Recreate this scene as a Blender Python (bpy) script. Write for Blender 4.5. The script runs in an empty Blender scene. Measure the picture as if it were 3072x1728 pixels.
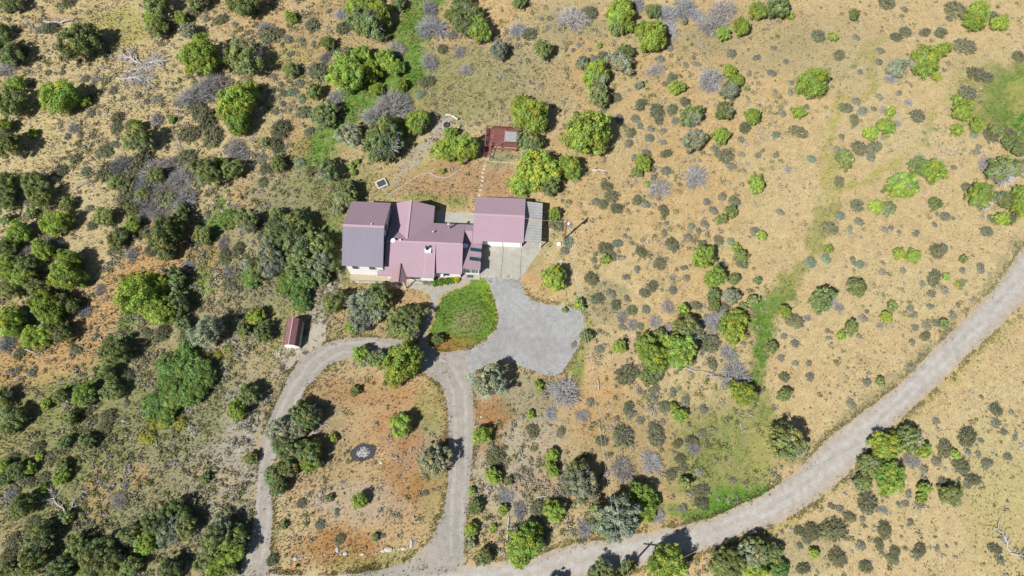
import bpy, math, random
import numpy as np
from mathutils import Vector

# ------------------------------------------------------------------ camera
sc = bpy.context.scene
TILT = math.radians(21); FPX = 2048.0
HGT = 110.7 * math.cos(TILT); CAMY = -HGT * math.tan(TILT)
cam = bpy.data.cameras.new('camera'); cam.lens = 24; cam.sensor_width = 36; cam.clip_end = 3000
camo = bpy.data.objects.new('camera', cam); sc.collection.objects.link(camo)
camo.location = (0, CAMY, HGT); camo.rotation_euler = (TILT, 0, 0); sc.camera = camo
# ------------------------------------------------------------------ sky, sun, exposure
SH = (0.585, 0.557)                       # ground shadow of a one metre pole
el = math.atan(1 / math.hypot(*SH)); az = math.atan2(-SH[0], -SH[1])
w = bpy.data.worlds.new('World'); sc.world = w; w.use_nodes = True
nt = w.node_tree; bg = nt.nodes['Background']
sky = nt.nodes.new('ShaderNodeTexSky'); sky.sky_type = 'NISHITA'; sky.sun_disc = False
sky.sun_elevation = el; sky.sun_rotation = az
nt.links.new(sky.outputs[0], bg.inputs[0]); bg.inputs[1].default_value = 0.055
sl = bpy.data.lights.new('sun', 'SUN'); sl.energy = 5.0; sl.angle = math.radians(0.5); sl.color = (1, 0.955, 0.88)
so = bpy.data.objects.new('sun', sl); sc.collection.objects.link(so)
so.rotation_euler = Vector((SH[0], SH[1], -1)).to_track_quat('-Z', 'Y').to_euler()
so.location = (-60, -60, 120)
sc.view_settings.view_transform = 'Standard'; sc.view_settings.look = 'None'
sc.view_settings.exposure = 0.87; sc.view_settings.gamma = 1
sc.render.engine = 'CYCLES'

# ------------------------------------------------------------------ survey: photo point -> metres on the ground
def W(px, py, z=0.0):
    u = (px - 1536) / FPX; v = (864 - py) / FPX
    dy = math.sin(TILT) + v * math.cos(TILT); dz = -math.cos(TILT) + v * math.sin(TILT)
    s = (z - HGT) / dz
    return (s * u, CAMY + s * dy)
def SCL(px, py):
    a = W(px, py); b = W(px + 10, py); return 10 / (b[0] - a[0])
def P2(x, y):                              # arrays: ground metres -> photo point
    dy = y - CAMY; dz = -HGT
    d = dy * math.sin(TILT) - dz * math.cos(TILT); v = dy * math.cos(TILT) + dz * math.sin(TILT)
    return 1536 + FPX * x / d, 864 - FPX * v / d

rng = np.random.default_rng(7); random.seed(7)
COL = sc.collection
# ------------------------------------------------------------------ helpers
def tag(o, label=None, cat=None, group=None, kind=None):
    if label: o['label'] = label
    if cat: o['category'] = cat
    if group: o['group'] = group
    if kind: o['kind'] = kind
    return o
def empty(name, loc=(0, 0, 0), rz=0):
    o = bpy.data.objects.new(name, None); COL.objects.link(o)
    o.location = loc; o.rotation_euler = (0, 0, rz); o.empty_display_size = .2
    return o
def link(name, me, parent=None, mats=None):
    if mats:
        for m in (mats if isinstance(mats, (list, tuple)) else [mats]): me.materials.append(m)
    o = bpy.data.objects.new(name, me); COL.objects.link(o); o.parent = parent
    return o
def npmesh(name, V, F, tint=None, mi=None):
    V = np.asarray(V, np.float32); F = np.asarray(F, np.int32)
    me = bpy.data.meshes.new(name); n, k = F.shape
    me.vertices.add(len(V)); me.vertices.foreach_set('co', V.ravel())
    me.loops.add(n * k); me.loops.foreach_set('vertex_index', F.ravel())
    me.polygons.add(n); me.polygons.foreach_set('loop_start', np.arange(0, n * k, k, dtype=np.int32))
    if mi is not None: me.polygons.foreach_set('material_index', np.asarray(mi, np.int32))
    me.update(calc_edges=True)
    if tint is not None:
        a = me.color_attributes.new('tint', 'FLOAT_COLOR', 'POINT')
        c = np.ones((len(V), 4), np.float32); c[:, :3] = tint; a.data.foreach_set('color', c.ravel())
    return me
class MB:
    def __init__(s): s.v = []; s.f = []
    def add(s, vs, fs):
        o = len(s.v); s.v += [tuple(p) for p in vs]; s.f += [tuple(i + o for i in f) for f in fs]; return s
    def box(s, x0, x1, y0, y1, z0, z1):
        return s.add([(x0,y0,z0),(x1,y0,z0),(x1,y1,z0),(x0,y1,z0),(x0,y0,z1),(x1,y0,z1),(x1,y1,z1),(x0,y1,z1)],
                     [(3,2,1,0),(4,5,6,7),(0,1,5,4),(1,2,6,5),(2,3,7,6),(3,0,4,7)])
    def slab(s, top, th):                  # polygon of 3-D points, thickened straight down
        n = len(top); b = [(p[0], p[1], p[2] - th) for p in top]
        fs = [tuple(range(n)), tuple(range(2*n-1, n-1, -1))] + [(i, i+n, (i+1) % n + n, (i+1) % n) for i in range(n)]
        return s.add(list(top) + b, fs)
    def prism(s, prof, a, b):              # (x,z) profile from y=a to y=b
        n = len(prof)
        return s.add([(x, a, z) for x, z in prof] + [(x, b, z) for x, z in prof],
                     [tuple(range(n)), tuple(range(2*n-1, n-1, -1))] + [(i, (i+1) % n, (i+1) % n + n, i+n)[::-1] for i in range(n)])
    def bar(s, a, b, wd, ht=None):
        ht = ht or wd; a = Vector(a); b = Vector(b); d = (b - a).normalized()
        up = Vector((0, 0, 1)) if abs(d.z) < .95 else Vector((0, 1, 0))
        x = d.cross(up).normalized() * wd / 2; y = x.normalized().cross(d) * ht / 2
        vs = [p + sx * x + sy * y for p in (a, b) for sx, sy in ((-1,-1),(1,-1),(1,1),(-1,1))]
        return s.add(vs, [(3,2,1,0),(4,5,6,7),(0,1,5,4),(1,2,6,5),(2,3,7,6),(3,0,4,7)])
    def tube(s, pts, rad, n=6, cap=True):
        pts = [Vector(p) for p in pts]; rings = []
        if not isinstance(rad, (list, tuple)): rad = [rad] * len(pts)
        for i, p in enumerate(pts):
            d = (pts[min(i+1, len(pts)-1)] - pts[max(i-1, 0)]).normalized()
            up = Vector((0,0,1)) if abs(d.z) < .9 else Vector((1,0,0))
            x = d.cross(up).normalized(); y = d.cross(x)
            rings += [p + rad[i] * (math.cos(t) * x + math.sin(t) * y) for t in [2*math.pi*k/n for k in range(n)]]
        fs = [(i*n+k, i*n+(k+1) % n, (i+1)*n+(k+1) % n, (i+1)*n+k)[::-1] for i in range(len(pts)-1) for k in range(n)]
        if cap: fs += [tuple(range(n)), tuple(range(len(rings)-1, len(rings)-n-1, -1))]
        return s.add(rings, fs)
    def lathe(s, prof, n=16, c=(0, 0, 0)):
        vs = [(c[0] + r*math.cos(2*math.pi*k/n), c[1] + r*math.sin(2*math.pi*k/n), c[2] + z) for r, z in prof for k in range(n)]
        fs = [(i*n+k, i*n+(k+1) % n, (i+1)*n+(k+1) % n, (i+1)*n+k) for i in range(len(prof)-1) for k in range(n)]
        return s.add(vs, fs)
    def mesh(s, name, smooth=False):
        me = bpy.data.meshes.new(name); me.from_pydata(s.v, [], s.f); me.update()
        if smooth: me.shade_smooth()
        return me
    def build(s, name, mat, parent=None, smooth=False):
        return link(name, s.mesh(name, smooth), parent, mat)

# numpy value noise
LAT = rng.random((256, 256))
def vnoise(x, y):
    xi = np.floor(x).astype(int); yi = np.floor(y).astype(int); fx = x - xi; fy = y - yi
    fx = fx*fx*(3-2*fx); fy = fy*fy*(3-2*fy)
    g = lambda a, b: LAT[a & 255, b & 255]
    return (g(xi,yi)*(1-fx)+g(xi+1,yi)*fx)*(1-fy) + (g(xi,yi+1)*(1-fx)+g(xi+1,yi+1)*fx)*fy
def fbm(x, y, o=4):
    t = 0; a = .5; n = 0
    for i in range(o):
        t = t + a * vnoise(x * 2**i + 17*i, y * 2**i + 31*i); n += a; a *= .55
    return t / n

# ------------------------------------------------------------------ materials
KA = .84
def mat(name, col, rough=.8, noise=0, scale=6, bump=0, metal=0, spec=.3, scale2=None, dark=None, coords='Object'):
    col = tuple(x * KA for x in col); dark = dark and tuple(x * KA for x in dark)
    m = bpy.data.materials.new(name); m.use_nodes = True; t = m.node_tree; b = t.nodes['Principled BSDF']
    b.inputs['Roughness'].default_value = rough; b.inputs['Metallic'].default_value = metal
    b.inputs['Specular IOR Level'].default_value = spec
    c = (*col, 1); b.inputs['Base Color'].default_value = c
    if noise or bump:
        tc = t.nodes.new('ShaderNodeTexCoord'); nz = t.nodes.new('ShaderNodeTexNoise')
        nz.inputs['Scale'].default_value = scale; nz.inputs['Detail'].default_value = 8; nz.inputs['Roughness'].default_value = .65
        t.links.new(tc.outputs[coords], nz.inputs['Vector'])
        if noise:
            r = t.nodes.new('ShaderNodeValToRGB'); d = dark or tuple(x * (1 - noise) for x in col)
            r.color_ramp.elements[0].position = .33; r.color_ramp.elements[1].position = .68
            r.color_ramp.elements[0].color = (*d, 1); r.color_ramp.elements[1].color = (*[min(1, x * (1 + noise * .6)) for x in col], 1)
            t.links.new(nz.outputs[0], r.inputs[0]); out = r.outputs[0]
            if scale2:
                n2 = t.nodes.new('ShaderNodeTexNoise'); n2.inputs['Scale'].default_value = scale2; n2.inputs['Detail'].default_value = 5
                t.links.new(tc.outputs[coords], n2.inputs['Vector'])
                mr = t.nodes.new('ShaderNodeMapRange'); mr.inputs[1].default_value = .3; mr.inputs[2].default_value = .7
                mr.inputs[3].default_value = .8; mr.inputs[4].default_value = 1.15; t.links.new(n2.outputs[0], mr.inputs[0])
                mx = t.nodes.new('ShaderNodeMix'); mx.data_type = 'RGBA'; mx.blend_type = 'MULTIPLY'; mx.inputs[0].default_value = 1
                t.links.new(out, mx.inputs[6]); t.links.new(mr.outputs[0], mx.inputs[7]); out = mx.outputs[2]
            t.links.new(out, b.inputs['Base Color'])
        if bump:
            bp = t.nodes.new('ShaderNodeBump'); bp.inputs['Strength'].default_value = bump; bp.inputs['Distance'].default_value = .05
            t.links.new(nz.outputs[0], bp.inputs['Height']); t.links.new(bp.outputs[0], b.inputs['Normal'])
    return m
def tintmat(name, objcol=True, transl=.25, rough=.85, gain=1.0):
    m = bpy.data.materials.new(name); m.use_nodes = True; t = m.node_tree; t.nodes.remove(t.nodes['Principled BSDF'])
    out = t.nodes['Material Output']
    at = t.nodes.new('ShaderNodeAttribute'); at.attribute_name = 'tint'; c = at.outputs['Color']
    if objcol:
        oi = t.nodes.new('ShaderNodeObjectInfo'); mx = t.nodes.new('ShaderNodeMix'); mx.data_type = 'RGBA'; mx.blend_type = 'MULTIPLY'
        mx.inputs[0].default_value = 1; t.links.new(c, mx.inputs[6]); t.links.new(oi.outputs['Color'], mx.inputs[7]); c = mx.outputs[2]
    d = t.nodes.new('ShaderNodeBsdfDiffuse'); t.links.new(c, d.inputs[0]); s = d.outputs[0]
    if transl:
        tr = t.nodes.new('ShaderNodeBsdfTranslucent'); t.links.new(c, tr.inputs[0])
        ms = t.nodes.new('ShaderNodeMixShader'); ms.inputs[0].default_value = transl
        t.links.new(s, ms.inputs[1]); t.links.new(tr.outputs[0], ms.inputs[2]); s = ms.outputs[0]
    t.links.new(s, out.inputs[0]); return m
M = {}
M['leaf'] = tintmat('foliage', transl=.48); M['grass'] = tintmat('grass_blades', objcol=False, transl=.2)
M['twig'] = tintmat('grey_twigs', transl=0)
M['bark'] = mat('bark', (.16, .115, .085), .9, .4, 9, .5)
M['dead'] = mat('weathered_wood', (.36, .34, .325), .85, .35, 7, .4)
M['roof'] = mat('mauve_metal_roof', (.285, .205, .245), .85, .04, .3, 0, .0, .08)
M['roofd'] = mat('grey_mauve_metal_roof', (.178, .168, .208), .85, .04, .3, 0, .0, .08)
M['roofs'] = mat('porch_shingle', (.27, .175, .185), .8, .2, 5, .2)
M['trim'] = mat('mauve_trim', (.34, .245, .285), .8, spec=.1)
M['white'] = mat('white_siding', (.72, .72, .70), .7, .06, 1.2, .02)
M['door'] = mat('white_door', (.82, .82, .80), .5, .03, 2)
M['conc'] = mat('concrete', (.295, .285, .25), .9, .16, .7, .1, scale2=9)
M['ledge'] = mat('tan_boards', (.33, .285, .21), .9, .25, 4, .2)
M['tin'] = mat('galvanised_sheet', (.33, .33, .318), .5, .18, .8, 0, .15, .4, scale2=7)
M['tinrust'] = mat('rusty_sheet', (.40, .30, .25), .6, .3, 2, 0, .1)
M['glass'] = mat('dark_glass', (.015, .05, .065), .08, 0, spec=.7)
M['green_glass'] = mat('greenhouse_glass', (.10, .17, .15), .1, 0, spec=.7)
M['black'] = mat('blackened_metal', (.02, .02, .022), .7)
M['steel'] = mat('dull_steel', (.36, .38, .42), .45, .1, 6, 0, .4)
M['dish'] = mat('dish_paint', (.62, .66, .74), .5)
M['redwood'] = mat('red_stained_boards', (.185, .068, .055), .75, .35, 3, .1, scale2=.8, dark=(.11, .045, .045))
M['redrail'] = mat('red_stained_rail', (.17, .07, .062), .7, .3, 5)
M['tarp'] = mat('grey_cover', (.25, .25, .26), .75, .25, 3, .3)
M['tan_rope'] = mat('tan_hose', (.50, .34, .25), .8)
M['shedred'] = mat('shed_red_metal', (.175, .088, .088), .45, .15, 1.5, 0, 0, .4)
M['shedwall'] = mat('shed_white', (.74, .74, .72), .7, .05, 2)
M['shedside'] = mat('shed_grey_wall', (.40, .46, .42), .75, .1, 3)
M['stone'] = mat('pale_stone', (.40, .37, .30), .9, .25, 4, .4)
M['stoneg'] = mat('grey_stone', (.34, .34, .35), .9, .3, 4, .4)
M['char'] = mat('charred_soil', (.045, .047, .055), .95, .5, 3, .5, scale2=9)
M['ash'] = mat('ash', (.27, .26, .265), .95, .7, 5, .6)
M['pole'] = mat('pole_wood', (.24, .125, .06), .85, .3, 4, .2)
M['wire'] = mat('wire', (.45, .45, .46), .5)
M['log'] = mat('pale_log', (.47, .43, .36), .85, .3, 3, .3)
M['soil'] = mat('dark_soil', (.05, .055, .06), .95, .3, 6, .4)
M['flower'] = mat('yellow_flowers', (.48, .43, .05), .8)
M['redpaint'] = mat('red_paint', (.42, .03, .06), .5)
M['mulch'] = mat('red_mulch', (.30, .16, .11), .95, .35, 5, .5)

def gravel(name, col, col2):
    m = bpy.data.materials.new(name); m.use_nodes = True; t = m.node_tree; b = t.nodes['Principled BSDF']
    b.inputs['Roughness'].default_value = .95; b.inputs['Specular IOR Level'].default_value = .15
    tc = t.nodes.new('ShaderNodeTexCoord'); outs = []
    for s, d in ((.16, 4), (1.1, 6), (9, 3)):
        n = t.nodes.new('ShaderNodeTexNoise'); n.inputs['Scale'].default_value = s; n.inputs['Detail'].default_value = d
        t.links.new(tc.outputs['Object'], n.inputs['Vector']); outs.append(n.outputs[0])
    r = t.nodes.new('ShaderNodeValToRGB'); r.color_ramp.elements[0].position = .38; r.color_ramp.elements[1].position = .62
    r.color_ramp.elements[0].color = (*[x * KA for x in col2], 1); r.color_ramp.elements[1].color = (*[x * KA for x in col], 1)
    t.links.new(outs[0], r.inputs[0]); c = r.outputs[0]
    for o, lo, hi in ((outs[1], .86, 1.1), (outs[2], .7, 1.3)):
        mr = t.nodes.new('ShaderNodeMapRange'); mr.inputs[1].default_value = .3; mr.inputs[2].default_value = .7
        mr.inputs[3].default_value = lo; mr.inputs[4].default_value = hi; t.links.new(o, mr.inputs[0])
        mx = t.nodes.new('ShaderNodeMix'); mx.data_type = 'RGBA'; mx.blend_type = 'MULTIPLY'; mx.inputs[0].default_value = 1
        t.links.new(c, mx.inputs[6]); t.links.new(mr.outputs[0], mx.inputs[7]); c = mx.outputs[2]
    t.links.new(c, b.inputs['Base Color'])
    bp = t.nodes.new('ShaderNodeBump'); bp.inputs['Strength'].default_value = .5; bp.inputs['Distance'].default_value = .04
    t.links.new(outs[2], bp.inputs['Height']); t.links.new(bp.outputs[0], b.inputs['Normal']); return m
M['gravel'] = gravel('grey_gravel', (.250, .253, .253), (.215, .215, .212))
M['drive'] = gravel('drive_gravel', (.250, .229, .200), (.218, .204, .184))
M['road'] = gravel('road_gravel', (.37, .335, .295), (.33, .30, .27))
M['path'] = gravel('path_concrete', (.27, .26, .225), (.245, .235, .21))

# ------------------------------------------------------------------ ground plan (photo survey points)
ROAD_U = [(3300,560),(3072,735),(2980,870),(2900,950),(2821,1025),(2701,1152),(2558,1259),(2479,1319),(2383,1418),(2299,1478),(2232,1510),(2132,1553),(2013,1585),(1886,1605),(1814,1621),(1695,1637),(1604,1669),(1500,1686),(1400,1696),(1237,1699),(1150,1706),(1014,1726),(920,1724),(806,1722),(700,1722),(500,1745),(300,1790)]
ROAD_L = [(3300,760),(3072,906),(2988,989),(2900,1069),(2817,1152),(2701,1259),(2614,1339),(2542,1426),(2455,1498),(2383,1545),(2304,1585),(2212,1617),(2112,1653),(2020,1676),(1933,1700),(1850,1716),(1755,1738),(1600,1775),(1400,1800),(1150,1815),(900,1825),(700,1835),(500,1850),(300,1880)]
DRIVE_C = [(1420,1176),(1421,1260),(1420,1350),(1410,1430),(1404,1510),(1394,1590),(1388,1660),(1402,1697),(1300,1730),(1014,1740),(1100,1716),(1170,1704),(1237,1677),(1293,1621),(1320,1561),(1340,1490),(1346,1398),(1344,1251),(1332,1172),(1305,1133),(1300,1050),(1324,1061),(1388,1050),(1424,1045),(1430,1125)]
PAD = [(1437,833),(1464,838),(1480,890),(1495,934),(1495,973),(1483,1001),(1444,1033),(1395,1055),(1400,1100),(1424,1125),(1464,1085),(1536,1087),(1596,1113),(1655,1132),(1687,1121),(1711,1081),(1743,1025),(1753,973),(1753,934),(1711,918),(1635,914),(1576,894),(1566,842),(1500,830)]
DRIVE_L = [(1330,1062),(1285,1037),(1265,1031),(1165,1017),(1106,1011),(1026,1017),(967,1031),(927,1057),(905,1068),(879,1105),(856,1152),(820,1224),(798,1283),(784,1323),(774,1390),(768,1500),(751,1645),(700,1735),(806,1735),(812,1649),(818,1550),(816,1498),(800,1430),(824,1375),(840,1323),(883,1231),(907,1192),(923,1152),(935,1150),(959,1121),(991,1089),(1058,1073),(1150,1082),(1230,1100),(1290,1128),(1330,1165),(1340,1100)]
PATHC = [(1185,849),(1241,850),(1285,860),(1332,858),(1372,846),(1392,830),(1422,832),(1388,858),(1344,872),(1320,882),(1314,906),(1301,942),(1289,973),(1277,1009),(1271,1036),(1251,1031),(1261,997),(1277,958),(1289,918),(1293,894),(1289,882),(1265,872),(1229,864),(1185,862)]
SHEDP = [(1010,832),(990,840),(967,880),(957,930),(935,985),(905,1030),(880,1052),(855,1090),(850,1110),(865,1120),(895,1080),(930,1056),(975,1028),(985,975),(975,930),(990,885),(1005,850)]
LAWN = [(1464,842),(1420,836),(1392,862),(1346,876),(1325,888),(1318,910),(1305,945),(1292,980),(1283,1020),(1300,1045),(1330,1058),(1388,1048),(1444,1028),(1480,998),(1492,970),(1492,934),(1478,890)]

def densify(pts, step=.5, closed=True):
    out = []; n = len(pts)
    for i in range(n if closed else n-1):
        a = np.array(pts[i]); b = np.array(pts[(i+1) % n]); k = max(1, int(np.hypot(*(b-a)) / step))
        out += [tuple(a + (b-a) * j / k) for j in range(k)]
    return out
def smooth(pts, it=2):
    for _ in range(it):
        q = []
        for i in range(len(pts)):
            a = np.array(pts[i]); b = np.array(pts[(i+1) % len(pts)]); q += [tuple(.75*a+.25*b), tuple(.25*a+.75*b)]
        pts = q
    return pts
def ragged(pts, amp, seed=0):
    n = len(pts); P = np.array(pts); d = np.roll(P, -1, 0) - np.roll(P, 1, 0)
    nr = np.stack([d[:, 1], -d[:, 0]], 1) / (np.hypot(d[:, 0], d[:, 1])[:, None] + 1e-9)
    k = (fbm(P[:, 0] * .9 + seed, P[:, 1] * .9) - .5) * 2.2 + (rng.random(n) - .5) * .7
    return [tuple(p) for p in P + nr * (k * amp)[:, None]]
def inpoly(x, y, poly):
    r = np.zeros(x.shape, bool); n = len(poly); j = n - 1
    for i in range(n):
        xi, yi = poly[i]; xj, yj = poly[j]
        if yi != yj:
            r ^= ((yi > y) != (yj > y)) & (x < (xj - xi) * (y - yi) / (yj - yi) + xi)
        j = i
    return r
from mathutils.geometry import tessellate_polygon
def sheet(name, px, z, m, amp=.12, sm=2, seed=0):
    pts = [W(*p) for p in px]
    if sm: pts = smooth(pts, sm)
    pts = densify(pts, .45)
    if amp: pts = ragged(pts, amp, seed)
    tr = tessellate_polygon([[Vector((p[0], p[1], 0)) for p in pts]])
    V = [(p[0], p[1], z) for p in pts]; F = []
    for a, b, c in tr:
        pa, pb, pc = V[a], V[b], V[c]
        cr = (pb[0]-pa[0])*(pc[1]-pa[1]) - (pb[1]-pa[1])*(pc[0]-pa[0])
        F.append((a, b, c) if cr > 0 else (a, c, b))
    me = bpy.data.meshes.new(name); me.from_pydata(V, [], F); me.update()
    o = link(name, me, None, m); o['kind'] = 'structure'; return pts
POLYS = {}
def resample(px, n):
    p = np.array([W(*q) for q in px]); d = np.r_[0, np.cumsum(np.hypot(*np.diff(p, axis=0).T))]; t = np.linspace(0, d[-1], n)
    q = np.stack([np.interp(t, d, p[:, 0]), np.interp(t, d, p[:, 1])], 1)
    for _ in range(6): q[1:-1] = (q[:-2] + 2*q[1:-1] + q[2:]) / 4
    return q
def roadstrip(z):
    n, k = 520, 17; A = resample(ROAD_U, n); B = resample(ROAD_L, n); nr = (A-B) / np.hypot(*(A-B).T)[:, None]
    A = A + nr * ((fbm(A[:, 0]*.9, A[:, 1]*.9)-.5)*.8 + rng.normal(0, .05, n))[:, None]; B = B - nr * ((fbm(B[:, 0]*.9+30, B[:, 1]*.9)-.5)*.8 + rng.normal(0, .05, n))[:, None]
    t = np.linspace(0, 1, k); P = A[:, None]*(1-t)[None, :, None] + B[:, None]*t[None, :, None]
    x, y = P[..., 0], P[..., 1]; nz = fbm(x*.35, y*.35); nf = fbm(x*1.5, y*1.5)
    tt = t[None] + (nz-.5)*.10
    tr = np.exp(-((tt-.33)/.085)**2) + np.exp(-((tt-.62)/.085)**2); ed = np.clip((np.abs(tt-.48)-.30)/.18, 0, 1)
    C = np.array([.292, .268, .238])*np.ones(x.shape+(1,)); C = C*(1-.75*tr[..., None]) + np.array([.315, .312, .305])*.75*tr[..., None]
    C = C*(1-ed[..., None]*.7) + np.array([.30, .245, .175])*ed[..., None]*.7; C = C*(.86+.28*nf)[..., None]
    V = np.stack([x, y, np.full(x.shape, z)], -1).reshape(-1, 3); i = np.arange((n-1)*k).reshape(n-1, k)[:, :-1].ravel()
    me = npmesh('road', V, np.stack([i, i+1, i+k+1, i+k], 1)[:, ::-1], C.reshape(-1, 3))
    m = gravel('road_gravel', (1, 1, 1), (.96, .95, .94)); t_ = m.node_tree; b = t_.nodes['Principled BSDF']; src = b.inputs['Base Color'].links[0].from_socket
    at = t_.nodes.new('ShaderNodeAttribute'); at.attribute_name = 'tint'; mx = t_.nodes.new('ShaderNodeMix'); mx.data_type = 'RGBA'; mx.blend_type = 'MULTIPLY'; mx.inputs[0].default_value = 1
    t_.links.new(src, mx.inputs[6]); t_.links.new(at.outputs['Color'], mx.inputs[7]); t_.links.new(mx.outputs[2], b.inputs['Base Color'])
    link('road', me, None, m)['kind'] = 'structure'
    return [tuple(p) for p in A] + [tuple(p) for p in B[::-1]]
POLYS['road'] = roadstrip(.008)
POLYS['drvl'] = sheet('driveway', DRIVE_L, .012, M['drive'], .13, 1, 9)
POLYS['drvc'] = sheet('driveway', DRIVE_C, .016, M['drive'], .13, 1, 21)
POLYS['pad'] = sheet('parking_pad', PAD, .020, M['gravel'], .12, 1, 33)
POLYS['path'] = sheet('footpath', PATHC, .024, M['path'], .03, 2, 5)
M['dirt'] = gravel('dusty_dirt', (.30, .27, .215), (.26, .24, .185))
POLYS['spur'] = sheet('dirt_track', SHEDP, .004, M['dirt'], .32, 2, 14)
HARD = list(POLYS.values())
M['worn'] = gravel('compacted_gravel', (.280, .263, .240), (.245, .233, .215))
LOOP = [(1372,1665),(1366,1600),(1372,1540),(1376,1480),(1382,1400),(1382,1280),(1376,1180),(1350,1112),(1290,1078),(1200,1052),(1100,1040),(1020,1045),(950,1085),(890,1165),(845,1260),(805,1370),(792,1480),(786,1580),(765,1690)]
lp = resample(LOOP, 220); dn = np.gradient(lp, axis=0); dn = np.stack([dn[:, 1], -dn[:, 0]], 1)/np.hypot(*dn.T)[:, None]
for off in (-.8, .8):
    wv = (fbm(lp[:, 0]*.4+off, lp[:, 1]*.4)-.5)*.5; h0 = .22 + .25*(fbm(lp[:, 0]*.8, lp[:, 1]*.8+off)-.3)
    A_ = lp + dn*(off+wv-h0)[:, None]; B_2 = lp + dn*(off+wv+h0)[:, None]; V = np.concatenate([np.c_[A_, np.full(220, .0205)], np.c_[B_2, np.full(220, .0205)]]); i = np.arange(219)
    me = npmesh('wheel_track', V, np.stack([i, i+220, i+221, i+1], 1)); link('wheel_track', me, None, M['worn'])['kind'] = 'structure'

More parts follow.
